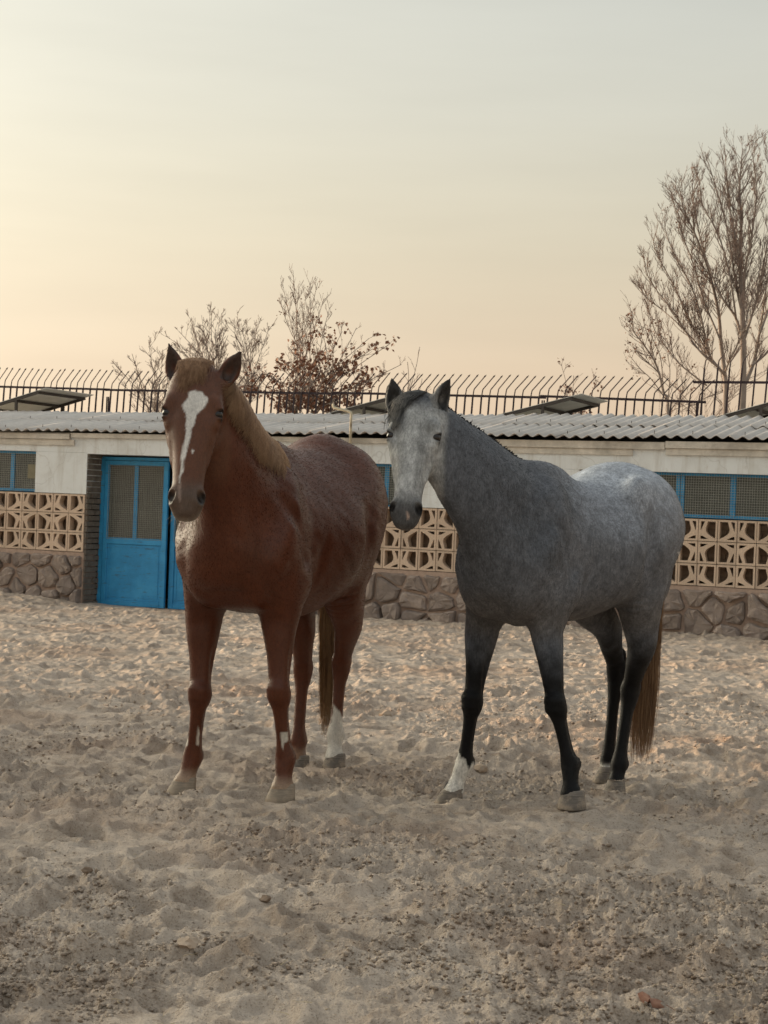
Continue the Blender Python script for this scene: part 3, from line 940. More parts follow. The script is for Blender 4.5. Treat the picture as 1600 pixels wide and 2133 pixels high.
M_PIPE = simple('old_white_pipe', (0.52, 0.47, 0.36), 0.7, 0.2, 14, 0.2, 0.3, dirt=(0.10, 0.075, 0.06))
m_ = NM('dusty_glass', 0.28, 0.5); m_.color(m_.ramp(m_.noise(m_.coord(), 2.2, 5, 0.65), [(0.3, (0.050, 0.056, 0.050)), (0.7, (0.105, 0.112, 0.100))])); M_GLASS = m_.m
M_CARD = simple('drab_board', (0.19, 0.175, 0.125), 0.9, 0.15, 8, 0.1, 0.1)

# ------------------------------------------------------------------ the stable
stable = empty('stable', (WALL_O[0], WALL_O[1], 0), math.atan2(WALL_E[1], WALL_E[0]))
tag(stable, 'low white plastered stable with pierced blocks, stone footing and grey corrugated roof', 'stable')
# local axes: x along the wall to the right, y away from the viewer, z up
def tilt(s): return -0.0050 * (s - 3.0)
S0, S1 = -4.6, 10.2
D_L, D_R = -0.665, 1.02        # doorway
def slab(name, s0, s1, d0, d1, z0, z1, mat, parent=stable, follow=(True, True)):
    mb = MB(); zz = []
    for s in (s0, s1):
        zz.append((z0 + (tilt(s) if follow[0] else 0), z1 + (tilt(s) if follow[1] else 0)))
    v = [(s0, d0, zz[0][0]), (s1, d0, zz[1][0]), (s1, d1, zz[1][0]), (s0, d1, zz[0][0]), (s0, d0, zz[0][1]), (s1, d0, zz[1][1]), (s1, d1, zz[1][1]), (s0, d1, zz[0][1])]
    mb.add(v, [(0,3,2,1),(4,5,6,7),(0,1,5,4),(1,2,6,5),(2,3,7,6),(3,0,4,7)])
    o = mb.build(name, mat, parent)
    return o
Z_BT, Z_BB = 1.378, 0.628      # top and foot of the pierced blocks
# plaster: band over the openings and the piers between them
def plaster_piece(name, s0, s1, z0, z1, d0=0.0, fz=(True, True)):
    o = slab(name, s0, s1, d0, 0.34, z0, z1, M_PLASTER, follow=fz)
    return o
WIN_L, WIN_M0, WIN_M1, WIN_R = -1.45, 2.75, 3.72, 5.93
plaster_piece('plaster_band', S0, D_L, 1.918, 2.155, 0.0, (True, False))
plaster_piece('plaster_band', D_L, D_R, 1.905, 2.155, 0.0, (True, False))
plaster_piece('plaster_band', D_R, S1, 1.888, 2.155, 0.0, (True, False))
plaster_piece('plaster_pier', WIN_L, D_L, Z_BT + 0.004, 1.916)
plaster_piece('plaster_pier', D_R, WIN_M0, Z_BT + 0.004, 1.886)
plaster_piece('plaster_pier', WIN_M1, WIN_R, Z_BT + 0.004, 1.886)
# ring beam and ledges under the eave
slab('concrete_beam', S0, -0.92, -0.045, 0.0, 2.105, 2.172, M_CONC, follow=(False, False))
slab('concrete_beam', S0, -0.86, -0.022, 0.0, 2.025, 2.1, M_CONC, follow=(False, False))
slab('concrete_beam', -0.90, 4.35, -0.036, 0.0, 2.128, 2.186, M_CONC, follow=(False, False))
slab('concrete_beam', 4.36, 6.92, -0.040, 0.0, 2.118, 2.200, M_CONC, follow=(False, False))
slab('concrete_beam', 5.0, 6.55, -0.018, 0.0, 2.045, 2.116, M_CONC, follow=(False, False))
slab('concrete_beam', 6.93, S1, -0.048, 0.0, 2.135, 2.212, M_CONC, follow=(False, False))
slab('concrete_beam', 6.93, S1, -0.026, 0.0, 2.060, 2.133, M_CONC, follow=(False, False))

# pierced blocks
def block_mesh():
    w, h, t = 0.5, 0.5, 0.10
    outer = [(-.495, -.495), (.495, -.495), (.495, .495), (-.495, .495)]
    big = [(-.40, -.385), (-.40, .40), (.02, .40), (.055, .27), (.10, .15), (.125, .03), (.10, -.06), (.02, -.16), (-.14, -.26)]
    tri1 = [(.17, .40), (.385, .40), (.385, -.04), (.33, .06)]
    tri2 = [(-.03, -.40), (.385, -.40), (.385, -.245), (.24, -.275)]
    bm = bmesh.new()
    edges = []
    for loop in (outer, big, tri1, tri2):
        vs_ = [bm.verts.new((x, 0, z)) for x, z in loop]
        for i in range(len(vs_)): edges.append(bm.edges.new((vs_[i], vs_[(i + 1) % len(vs_)])))
    r = bmesh.ops.triangle_fill(bm, edges=edges, use_beauty=True)
    faces = [f for f in r['geom'] if isinstance(f, bmesh.types.BMFace)]
    for f in faces:
        f.normal_update()
        if f.normal.y > 0: f.normal_flip()
    ex = bmesh.ops.extrude_face_region(bm, geom=faces)
    for v in [g for g in ex['geom'] if isinstance(g, bmesh.types.BMVert)]: v.co.y += 0.42
    bmesh.ops.recalc_face_normals(bm, faces=bm.faces)
    me = bpy.data.meshes.new('pierced_block'); bm.to_mesh(me); bm.free()
    me.materials.append(M_BLOCK)
    return me
blk = block_mesh()
cols = []
s = D_L - 0.012; k = 0
while s > S0: cols.append((s - 0.241, s, k % 2 == 0)); s -= 0.2415; k += 1
s = 4.205; k = 0
while s > D_R + 0.2: cols.append((s - 0.226, s, k % 2 == 0)); s -= 0.2265; k += 1
s = 4.205; k = 1
while s < 5.25: cols.append((s, s + 0.226, k % 2 == 0)); s += 0.2265; k += 1
s = 7.326 - 9 * 0.2166; k = 0
while s < S1: cols.append((s, s + 0.2162, k % 2 == 0)); s += 0.2166; k += 1
rb = random.Random(3)
first = None
rowh = (Z_BT - Z_BB) / 3
for (a, b, openleft) in cols:
    for r in range(3):
        if r == 1 and abs(a - 3.07) < 0.12: pass
        o = bpy.data.objects.new('pierced_block', blk)
        COL.objects.link(o); o.parent = stable
        zc = Z_BB + rowh * (r + 0.5) + tilt((a + b) / 2)
        o.location = ((a + b) / 2, rb.uniform(-0.006, 0.004), zc)
        o.scale = ((b - a - 0.004) * (1 if openleft else -1), 0.26, (rowh - 0.005) * (-1 if r == 1 else 1))
        o.rotation_euler = (0, 0.005 + rb.uniform(-0.006, 0.006), 0)
slab('mortar_bed', S0, D_L - 0.012, 0.02, 0.10, Z_BB - 0.05, Z_BT, M_MORTAR).scale = (1, 1, 1)
bpy.data.objects.remove(bpy.data.objects['mortar_bed'])
# brickwork seen through the blocks
def brickwork(name, s0, s1, d, z0, z1, L, Hh, mat, mortar, parent, seed=1, axis='s', skew=True):
    rr = random.Random(seed)
    mb = MB(); row = 0; z = z0
    while z < z1 - 0.01:
        x = s0 - (L / 2 if row % 2 else 0)
        while x < s1:
            a, b = max(x, s0), min(x + L - 0.012, s1)
            if b - a > 0.02:
                dd = rr.uniform(-0.012, 0.008); tz = tilt(a) if skew else 0
                zt = min(z + Hh - 0.012, z1)
                if axis == 's': mb.box((a, d + dd, z + tz), (b, d + 0.09, zt + tz))
                else: mb.box((d - 0.09, a, z), (d + dd, b, zt))
            x += L
        z += Hh; row += 1
    o = mb.build(name, mat, parent); o['kind'] = 'stuff'
    return o
brickwork('brick_lining', S0, D_L - 0.1, 0.16, Z_BB - 0.02, Z_BT, 0.20, 0.066, M_BRICK, None, stable, 1)
brickwork('brick_lining', D_R + 0.1, S1, 0.16, Z_BB - 0.02, Z_BT, 0.20, 0.066, M_BRICK, None, stable, 2)
slab('lining_mortar', S0, D_L - 0.1, 0.175, 0.34, Z_BB - 0.03, Z_BT, M_BRICK)
slab('lining_mortar', D_R + 0.1, S1, 0.175, 0.34, Z_BB - 0.03, Z_BT, M_BRICK)

# stone footing: irregular stones in mortar
def clip_poly(poly, a, b, c):
    """keep a*x + b*y <= c"""
    outp = []
    for i in range(len(poly)):
        p, q = poly[i], poly[(i + 1) % len(poly)]
        dp, dq = a * p[0] + b * p[1] - c, a * q[0] + b * q[1] - c
        if dp <= 0: outp.append(p)
        if dp * dq < 0:
            t = dp / (dp - dq); outp.append((p[0] + (q[0] - p[0]) * t, p[1] + (q[1] - p[1]) * t))
    return outp
def stones(s0, s1, z0, z1, seed):
    rr = random.Random(seed); seeds = []
    tries = 0
    while tries < 6000:
        tries += 1
        p = (rr.uniform(s0, s1), rr.uniform(z0, z1))
        md = 0.19 + 0.13 * rr.random()
        if all(((p[0] - q[0]) * 0.85) ** 2 + ((p[1] - q[1]) * 1.1) ** 2 > md * md for q in seeds): seeds.append(p)
    for i, p in enumerate(seeds):
        poly = [(s0, z0), (s1, z0), (s1, z1), (s0, z1)]
        for j, q in enumerate(seeds):
            if i == j or abs(q[0] - p[0]) > 1.2: continue
            a, b = q[0] - p[0], q[1] - p[1]
            c = (q[0] ** 2 + q[1] ** 2 - p[0] ** 2 - p[1] ** 2) / 2
            poly = clip_poly(poly, a, b, c)
            if len(poly) < 3: break
        if len(poly) < 3: continue
        cx = sum(v[0] for v in poly) / len(poly); cz = sum(v[1] for v in poly) / len(poly)
        gap = rr.uniform(0.008, 0.026)
        # cut corners, shrink for the joint
        pts = []
        for k in range(len(poly)):
            u, v = poly[k], poly[(k + 1) % len(poly)]
            for t in (0.14, 0.5, 0.86): pts.append((u[0] + (v[0] - u[0]) * t, u[1] + (v[1] - u[1]) * t))
        ring = []
        for x, z in pts:
            d = math.hypot(x - cx, z - cz); f = max(0.3, (d - gap) / d)
            ring.append((cx + (x - cx) * f + rr.uniform(-.006, .006), cz + (z - cz) * f + rr.uniform(-.006, .006)))
        n = len(ring); out_ = rr.uniform(0.025, 0.085) + (0.03 if cz < 0.2 else 0.0)
        tx, tz_ = rr.uniform(-.10, .10), rr.uniform(-.12, .12)
        V = []
        for f, y in ((1.0, 0.10), (1.0, 0.004), (0.955, -out_ * 0.72), (0.74, -out_)):
            for x, z in ring:
                xx = cx + (x - cx) * f; zz = cz + (z - cz) * f
                yy = y + (tx * (xx - cx) + tz_ * (zz - cz) + rr.uniform(-.012, .012) if y < 0 else 0)
                V.append((xx, yy, zz + tilt(xx)))
        V.append((cx, -out_ * 1.05, cz + tilt(cx)))
        Fc = []
        for r in range(3):
            for k in range(n):
                a, b = r * n + k, r * n + (k + 1) % n
                Fc.append((a, b, b + n, a + n))
        for k in range(n): Fc.append((3 * n + k, 3 * n + (k + 1) % n, 4 * n))
        me = bpy.data.meshes.new('stone'); me.from_pydata(V, [], Fc); me.update()
        bm = bmesh.new(); bm.from_mesh(me); bmesh.ops.recalc_face_normals(bm, faces=bm.faces); bm.to_mesh(me); bm.free()
        o = link('stone', me, M_STONE, stable)
stones(S0 + 0.3, D_L - 0.01, -0.12, Z_BB - 0.035, 4)
stones(D_R + 0.05, S1 - 0.2, -0.12, Z_BB - 0.035, 9)
slab('mortar_footing', S0, D_L - 0.004, 0.004, 0.30, -0.3, Z_BB - 0.004, M_MORTAR)
slab('mortar_footing', D_R + 0.004, S1, 0.004, 0.30, -0.3, Z_BB - 0.004, M_MORTAR)

# doorway reveal of grimy bricks on the left, plain on the right
brickwork('reveal_bricks', 0.012, 0.40, D_L + 0.016, -0.05, 1.93, 0.20, 0.074, M_GREYBRICK, None, stable, 6, 'd', False)
brickwork('reveal_bricks', 0.012, 0.40, D_R + 0.09, -0.05, 1.91, 0.20, 0.074, M_GREYBRICK, None, stable, 7, 'd', False)
slab('threshold', D_L, D_R, 0.30, 0.60, -0.25, -0.045, M_CONC, follow=(False, False))

# wire mesh: real wires, one sub-part per opening
def wire_mesh(s0, s1, z0, z1, d, pitch, parent, r=0.0022, seed=0, skew=True):
    rr = random.Random(seed); mb = MB()
    def ln(p, q, rad):
        mb.tube([p, [(p[i] + q[i]) / 2 + (rr.uniform(-.003, .003) if i != 1 else rr.uniform(-.006, .006)) for i in range(3)], q], rad, 3, False)
    x = s0
    while x <= s1:
        ln((x, d, z0 + (tilt(x) if skew else 0)), (x, d, z1 + (tilt(x) if skew else 0)), r); x += pitch
    z = z0
    while z <= z1:
        ln((s0, d - 0.002, z + (tilt(s0) if skew else 0)), (s1, d - 0.002, z + (tilt(s1) if skew else 0)), r); z += pitch
    return mb.build('wire_mesh', M_WIRE, parent)
def window(s0, s1, z0, z1, mullions, seed):
    edges_ = [s0] + sorted(q for ab in mullions for q in ab) + [s1]
    w = slab('window', s0, s1, 0.125, 0.165, z1 - 0.032, z1, M_BLUE)      # head of the frame
    slab('sill', s0, s1, 0.120, 0.17, z0, z0 + 0.035, M_BLUE, w)
    for a, b in mullions:
        slab('mullion', a, b, 0.118, 0.162, z0 + 0.03, z1 - 0.03, M_BLUE, w)
    for a, b in zip(edges_[0::2], edges_[1::2]):
        if b - a > 0.03: slab('pane', a + 0.002, b - 0.002, 0.138, 0.143, z0 + 0.037, z1 - 0.034, M_GLASS, w)
    wire_mesh(s0 + 0.004, s1 - 0.004, z0 + 0.01, z1 - 0.006, 0.05, 0.0285, w, seed=seed)
    return w
wl = window(-4.3, WIN_L, Z_BT + 0.01, 1.916, [(-1.922, -1.862), (-2.75, -2.69), (-3.5, -3.44)], 1)
slab('board_patch', -1.60, -1.47, 0.044, 0.048, 1.56, 1.745, M_CARD, wl)
window(WIN_M0, WIN_M1, Z_BT - 0.02, 1.886, [(3.465, 3.52), (2.98, 3.03)], 2)
window(WIN_R, S1 - 0.2, Z_BT + 0.01, 1.886, [(6.40, 6.46), (7.03, 7.075), (7.083, 7.125), (7.645, 7.705), (8.4, 8.46), (9.1, 9.16)], 3)

# double door of blue painted steel
def leaf(s0, s1, z0, z1, d, rot=0.0, seed=0, full=True):
    w = s1 - s0
    lf = empty('door_leaf', (s0, d, 0)); lf.parent = stable; lf.rotation_euler = (0, 0, rot)
    fr = MB()
    fr.box((0, 0, z0), (0.07, 0.04, z1)); fr.box((w - 0.07, 0, z0), (w, 0.04, z1))
    fr.box((0.07, 0, z1 - 0.06), (w - 0.07, 0.04, z1)); fr.box((0.07, 0, z0), (w - 0.07, 0.04, z0 + 0.075))
    fr.box((0.07, 0, z0 + 0.80), (w - 0.07, 0.04, z0 + 0.885))
    fr.box((w * 0.5 - 0.03, 0.001, z0 + 0.885), (w * 0.5 + 0.03, 0.039, z1 - 0.06))
    me = fr.mesh('door_frame')
    bm = bmesh.new(); bm.from_mesh(me); bmesh.ops.bevel(bm, geom=bm.edges, offset=0.004, segments=1, affect='EDGES'); bm.to_mesh(me); bm.free()
    f = link('door_frame', me, M_BLUE, lf)
    pn = MB(); pn.box((0.072, 0.014, z0 + 0.077), (w - 0.072, 0.022, z0 + 0.798))
    # shallow pressed border on the panel
    for q in ((0.105, z0 + 0.11, w - 0.105, z0 + 0.118), (0.105, z0 + 0.755, w - 0.105, z0 + 0.763)): pn.box((q[0], 0.009, q[1]), (q[2], 0.0138, q[3]))
    for q in (0.105, w - 0.113): pn.box((q, 0.009, z0 + 0.12), (q + 0.008, 0.0138, z0 + 0.753))
    pn.build('lower_panel', M_BLUE, lf)
    for a, b in ((0.071, w * 0.5 - 0.031), (w * 0.5 + 0.031, w - 0.071)):
        pg = MB(); pg.box((a, 0.020, z0 + 0.886), (b, 0.025, z1 - 0.061)); pg.build('pane', M_GLASS, lf)
    wire_mesh(0.06, w - 0.06, z0 + 0.87, z1 - 0.05, -0.004, 0.0265, lf, 0.0019, seed, False)
    hd = MB(); hd.tube([(w - 0.035, -0.03, z0 + 0.80), (w - 0.035, -0.03, z0 + 0.92)], 0.008, 6); hd.box((w - 0.045, -0.03, z0 + 0.80), (w - 0.025, 0, z0 + 0.815)); hd.box((w - 0.045, -0.03, z0 + 0.905), (w - 0.025, 0, z0 + 0.92))
    if full: hd.build('handle', M_BLUE, lf)
    return lf
dj = MB(); dj.box((D_L + 0.004, 0.34, -0.04), (D_L + 0.062, 0.42, 1.90)); dj.box((D_R - 0.062, 0.34, -0.04), (D_R - 0.004, 0.42, 1.90)); dj.box((D_L + 0.062, 0.34, 1.86), (D_R - 0.062, 0.42, 1.90))
dj.build('door_jamb', M_BLUE, stable)
leaf(D_L + 0.066, 0.352, -0.035, 1.855, 0.335, 0.0, 5, False)
leaf(0.372, D_R - 0.066, -0.04, 1.855, 0.40, 0.0, 6)

# interior
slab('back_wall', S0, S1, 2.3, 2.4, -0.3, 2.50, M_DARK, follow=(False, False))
slab('end_wall', S0, S0 + 0.1, 0.345, 2.295, -0.3, 2.30, M_PLASTER, follow=(False, False))
slab('end_wall', S1 - 0.1, S1, 0.345, 2.295, -0.3, 2.30, M_PLASTER, follow=(False, False))
slab('back_roof_slab', S0, S1, 2.41, 4.6, 2.30, 2.44, M_CONC, follow=(False, False))
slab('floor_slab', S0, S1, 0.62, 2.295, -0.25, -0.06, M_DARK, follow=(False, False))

# corrugated roof sheets
PITCH = 0.1457; NCOR = 7; WID = PITCH * NCOR
def sheet_mesh(length, name):
    nx = NCOR * 10 + 4; V = []; Fq = []
    for side in (0, 1):
        for j in (0, 1):
            for i in range(nx + 1):
                x = i * (WID + 0.055) / nx
                z = 0.0175 * math.cos(2 * math.pi * x / PITCH) + (0 if side == 0 else -0.007)
                V.append((x, j * length, z))
    n1 = nx + 1
    for i in range(nx):
        Fq.append((i, i + 1, n1 + i + 1, n1 + i)); o = 2 * n1
        Fq.append((o + i + 1, o + i, o + n1 + i, o + n1 + i + 1))
        Fq.append((i + 1, i, o + i, o + i + 1)); Fq.append((n1 + i, n1 + i + 1, o + n1 + i + 1, o + n1 + i))
    Fq.append((0, n1, 3 * n1, 2 * n1)); Fq.append((nx, 2 * n1 + nx, 3 * n1 + nx, n1 + nx))
    me = bpy.data.meshes.new(name); me.from_pydata(V, [], Fq); me.update(); me.materials.append(M_ROOF)
    me.polygons.foreach_set('use_smooth', np.ones(len(me.polygons), dtype=bool))
    return me
SLOPE = math.atan2(0.36, 2.4)
sh1, sh2 = sheet_mesh(1.32, 'roof_sheet'), sheet_mesh(1.30, 'roof_sheet')
nail = MB()
rs_ = random.Random(8)
k = 0; s = S0 + 0.02
while s < S1 - 0.3:
    for row, (me, d, lift) in enumerate(((sh1, -0.10, 0.0), (sh2, 1.10, 0.013))):
        o = bpy.data.objects.new('roof_sheet', me); COL.objects.link(o); o.parent = stable
        z = 2.236 + 0.0045 * (s + 0.5 - 3.0) + (d + 0.10) * math.tan(SLOPE) + lift + rs_.uniform(-.004, .004) + (0.008 if k % 2 else 0)
        o.location = (s + rs_.uniform(-.01, .01), d + rs_.uniform(-.035, .02), z)
        o.rotation_euler = (SLOPE + rs_.uniform(-.006, .010), -0.0045, rs_.uniform(-.006, .006))
        for q in range(2):
            nx_ = s + PITCH * (1 + 3 * q); 
            zz = z + 0.024 + 0.12 * math.tan(SLOPE)
            nail.tube([(nx_, d + 0.12, zz - 0.01), (nx_, d + 0.12, zz + 0.028)], 0.004, 4)
    s += WID; k += 1
nl = nail.build('roof_nails', M_FRAME, stable); nl['kind'] = 'stuff'
slab('eave_purlin', S0 + 0.05, S1 - 0.05, 0.02, 0.30, 2.156, 2.19, M_CONC, follow=(False, False))
slab('ridge_wall', S0, S1, 2.26, 2.40, 2.502, 2.535, M_CONC, follow=(False, False))

# ------------------------------------------------------------------ fence above the back wall: five welded panels
def lp(s, d, z):
    q = WALL_O + WALL_E * s + WALL_B * d
    return Vector((q[0], q[1], z))
FD = 3.8
def bar_mesh(h0, bend=True):
    mb = MB()
    mb.bar((0, 0, 0), (0.022, 0, h0 * 0.80), 0.020)
    if bend:
        mb.tube([(0.022, 0, h0 * 0.80), (0.034, 0, h0 * 0.905), (0.040, -0.004, h0 * 0.925), (0.22, -0.07, h0 + 0.115), (0.235, -0.075, h0 + 0.128)], [0.0085, 0.0085, 0.0085, 0.008, 0.002], 5)
        mb.tube([(0.205, -0.065, h0 + 0.10), (0.212, -0.067, h0 + 0.107), (0.24, -0.077, h0 + 0.133)], [0.003, 0.014, 0.002], 4)
    else:
        mb.bar((0.022, 0, h0 * 0.80 + .001), (0.040, 0, 1.10), 0.020)
        mb.tube([(0.040, 0, 1.10), (0.046, 0, 1.17), (0.055, -0.01, 1.20), (0.19, -0.07, 1.37)], [0.0095, 0.0095, 0.009, 0.003], 5)
    me = mb.mesh('bar'); me.materials.append(M_IRON)
    return me
bar_a, bar_b = bar_mesh(0.88), bar_mesh(0.78, False)
panels = [(-5.95, -2.775, 3.105, 3.050, True, 'dark spiked fence panel above the roof at the far left end'),
          (-2.765, 1.10, 3.044, 3.010, True, 'dark spiked fence panel in front of the brown-leaved shrub'),
          (1.11, 4.255, 3.024, 2.976, True, 'dark spiked fence panel behind the grey horse\'s ears'),
          (4.265, 6.49, 2.996, 2.930, True, 'dark spiked fence panel ending beside the taller straight-barred one'),
          (6.40, 9.4, 3.198, 3.194, False, 'taller straight-barred fence panel in front of the big bare tree')]
rf = random.Random(12)
for (a, b, za, zb, bend, lab) in panels:
    fp = empty('fence_panel', lp(a, FD, 2.30), math.atan2(WALL_E[1], WALL_E[0]))
    tag(fp, lab, 'fence', 'spiked iron fence panels above the stable')
    L = b - a
    mb = MB(); mb.bar((-0.05, 0.015, za - 2.30), (L + 0.04, 0.015, zb - 2.30), 0.03, 0.032); mb.build('rail', M_IRON, fp)
    mb = MB(); mb.bar((-0.05, 0.015, 0.16), (L + 0.04, 0.015, 0.16), 0.03, 0.032); mb.build('rail', M_IRON, fp)
    for x in (0.0, L - 0.02):
        mb = MB(); mb.box((x - 0.008, 0.034, -0.3), (x + 0.008, 0.052, 0.64)); mb.build('post', M_IRON, fp)
    n = int(round(L / (0.1215 if bend else 0.165)))
    for i in range(n):
        x = (i + 0.4) * L / n
        o = bpy.data.objects.new('bar', bar_a if bend else bar_b); COL.objects.link(o); o.parent = fp
        o.location = (x + rf.uniform(-.006, .006) - 0.02, rf.uniform(-.004, .004), (za + (zb - za) * x / L) - 3.015 + (0 if bend else -0.2) + rf.uniform(-.008, .008))
        o.rotation_euler = (0, rf.uniform(0.010, 0.022), rf.uniform(-.07, .07))
slab('parapet', S0 - 1.4, S1, 3.7, 3.9, 2.0, 2.46, M_CONC, follow=(False, False))

# ------------------------------------------------------------------ tilted roof panels on legs
def roof_panel(s, d, w, dep, z, rise, lab, drop=0.10, seed=0):
    r = empty('roof_panel', lp(s, d, z), math.atan2(WALL_E[1], WALL_E[0]))
    tag(r, lab, 'roof panel', 'tilted roof panels on dark iron frames')
    def P(u, v, off=0.0): return (u * w, v * dep, rise * u + drop * 0 * v + off)
    sh = MB()
    a = [P(-.06, -.02, 0.022), P(1.16, -.02, 0.022), P(1.16, 1.04, 0.022), P(-.06, 1.04, 0.022)]
    sh.add(a + [(x, y, q + 0.006) for x, y, q in a], [(0,3,2,1),(4,5,6,7),(0,1,5,4),(1,2,6,5),(2,3,7,6),(3,0,4,7)])
    sh.build('sheet', M_SHEET, r)
    fr = MB()
    fr.bar(P(0, 0), P(1.02, 0), 0.035, 0.04); fr.bar(P(0, 1), P(1.02, 1), 0.035, 0.04)
    for u in (0.0, 0.52, 1.0): fr.bar(P(u, 0.02, -.001), P(u, 0.98, -.001), 0.035, 0.036)
    fr.build('frame', M_FRAME, r)
    for u, v in ((0.10, 0.0), (0.60, 0.0), (0.10, 1.0), (0.60, 1.0)):
        p = P(u, v, -0.02); mb = MB(); mb.bar(p, (p[0], p[1], 2.43 - z), 0.035); mb.build('leg', M_FRAME, r)
    return r
PW = 0.93
roof_panel(-4.05, 2.45, PW, 1.25, 2.640, 0.255, 'tilted roof panel at the left end of the stable roof', seed=1)
roof_panel(-1.55, 2.45, 0.80, 1.1, 2.56, 0.05, 'roof panel mostly hidden behind the chestnut horse\'s head', seed=2)
roof_panel(1.56, 2.45, PW + 0.05, 1.25, 2.595, 0.255, 'tilted roof panel beside the bent pipe, left of the grey horse\'s ear', seed=3)
roof_panel(4.13, 2.45, PW, 1.25, 2.630, 0.235, 'tilted roof panel above the grey horse\'s neck', seed=4)
roof_panel(6.90, 2.45, PW + 0.1, 1.25, 2.605, 0.30, 'tilted roof panel at the right end below the big bare tree', seed=5)

# bent pipe standing at the eave
pp = MB()
c0 = lp(3.10, -0.12, 2.08)
pp.tube([c0, lp(3.10, -0.12, 2.47), lp(3.085, -0.12, 2.495), lp(3.05, -0.12, 2.505), lp(2.87, -0.12, 2.545), lp(2.855, -0.12, 2.56), lp(2.855, -0.12, 2.59)], 0.016, 8)
pp.box(tuple(lp(3.08, -0.13, 2.06)), tuple(Vector(lp(3.08, -0.13, 2.06)) + Vector((0.06, 0.10, 0.03))))
tag(pp.build('pipe', M_PIPE, None, True), 'thin bent off-white pipe rising in front of the roof edge', 'pipe')

# ------------------------------------------------------------------ bare trees behind the stable
def bark(name, col):
    return simple(name, col, 0.9, 0.25, 3.0, 0.0, 0.1)
M_BARK = bark('grey_bark', (0.255, 0.22, 0.20))
M_TWIG = bark('twig_bark', (0.215, 0.17, 0.152))  # colour lightened to stand for haze in front of the twigs
def leaf_mat():
    m = NM('dry_leaf', 0.8, 0.2)
    r = m.attr('shade')[0]
    c = m.mix(r, (0.175, 0.082, 0.056), (0.285, 0.155, 0.10))
    m.color(c)
    m.b.inputs['Transmission Weight'].default_value = 0.0
    return m.m
M_LEAF = leaf_mat()

class Tree:
    def __init__(self, seed):
        self.r = random.Random(seed); self.limbs = MB(); self.twigs = MB(); self.tips = []
    def curve(self, pts, n):
        return [Vector(p) for p in crom(np.array([tuple(p) for p in pts]), n)]
    def limb(self, pts, r0, r1, n=14, sides=6):
        c = self.curve(pts, n)
        rad = [r0 + (r1 - r0) * (i / (n - 1)) ** 0.8 for i in range(n)]
        self.limbs.tube(c, rad, sides, True)
        return c, rad
    def twig(self, p, d, L, r0, depth, bend=0.3, up=0.5):
        R = self.r
        n = 5 if L > 0.25 else 3
        pts = [p]; q = Vector(p); d = d.normalized()
        for i in range(n - 1):
            d = (d + Vector((R.gauss(0, bend * .22), R.gauss(0, bend * .22), R.gauss(0, bend * .16))) + Vector((0, 0, up * 0.18))).normalized()
            q = q + d * L / (n - 1); pts.append(q.copy())
        self.twigs.tube(pts, [r0 + (max(0.0026, r0 * .45) - r0) * i / (n - 1) for i in range(n)], 3, False)
        self.tips.append((pts[-1], d))
        if depth > 0:
            k = R.randint(2, 4)
            for j in range(k):
                t = R.uniform(0.25, 0.95) * (n - 1); i = min(int(t), n - 2)
                b = pts[i].lerp(pts[i + 1], t - i)
                side = Vector((R.gauss(0, 1), R.gauss(0, 1), R.gauss(0, .5))).normalized()
                self.twig(b, d * 0.9 + side * 0.55, L * R.uniform(0.35, 0.62), max(0.003, r0 * 0.6), depth - 1, bend, up)
    def clothe(self, c, rad, per_m, L, depth, start=0.15, spread=0.75, up=0.6, rmin=0.0042):
        R = self.r
        tot = sum((c[i + 1] - c[i]).length for i in range(len(c) - 1))
        for k in range(int(tot * per_m)):
            u = start + (1 - start) * R.random(); t = u * (len(c) - 1); i = min(int(t), len(c) - 2)
            p = c[i].lerp(c[i + 1], t - i); d = (c[i + 1] - c[i]).normalized()
            side = Vector((R.gauss(0, 1), R.gauss(0, .9), R.gauss(0, .3))).normalized()
            self.twig(p, d * 0.8 + side * spread, L * R.uniform(0.45, 1.1) * (1.15 - 0.45 * u), max(rmin, min(rad[i] * 0.5, 0.009)), depth, up=up)
    def build(self, root, leaves=0, leaf_size=0.05, low=None, tip_frac=0.5):
        self.limbs.build('trunk', M_BARK, root, True)
        tw = self.twigs.build('branches', M_TWIG, root, True)
        if leaves:
            R = self.r; V = []; Fq = []; sh = []
            for k in range(leaves):
                p, d = self.tips[R.randrange(len(self.tips))]
                if low and R.random() > low(p): continue
                for q in range(R.randint(2, 5)):
                    c = p + Vector((R.gauss(0, .045), R.gauss(0, .045), R.gauss(-.015, .04)))
                    ax = Vector((R.gauss(0, 1), R.gauss(0, 1), R.gauss(-.8, .7))).normalized()
                    sd = ax.cross(Vector((R.gauss(0, 1), R.gauss(0, 1), R.gauss(0, 1)))).normalized()
                    nm = ax.cross(sd); s = leaf_size * R.uniform(0.6, 1.25)
                    b = len(V)
                    V += [c, c + ax * s * .5 + sd * s * .38 + nm * s * .12, c + ax * s, c + ax * s * .5 - sd * s * .38 + nm * s * .12, c + ax * s * .45 - nm * s * .05]
                    Fq += [(b, b + 1, b + 4), (b + 1, b + 2, b + 4), (b + 2, b + 3, b + 4), (b + 3, b, b + 4)]
                    sh += [R.random()] * 5
            me = mesh_np('leaves', [tuple(v) for v in V], Fq)
            at_ = me.attributes.new('shade', 'FLOAT', 'POINT'); at_.data.foreach_set('value', np.array(sh, dtype=np.float32))
            o = link('leaves', me, M_LEAF, root); o['kind'] = 'stuff'

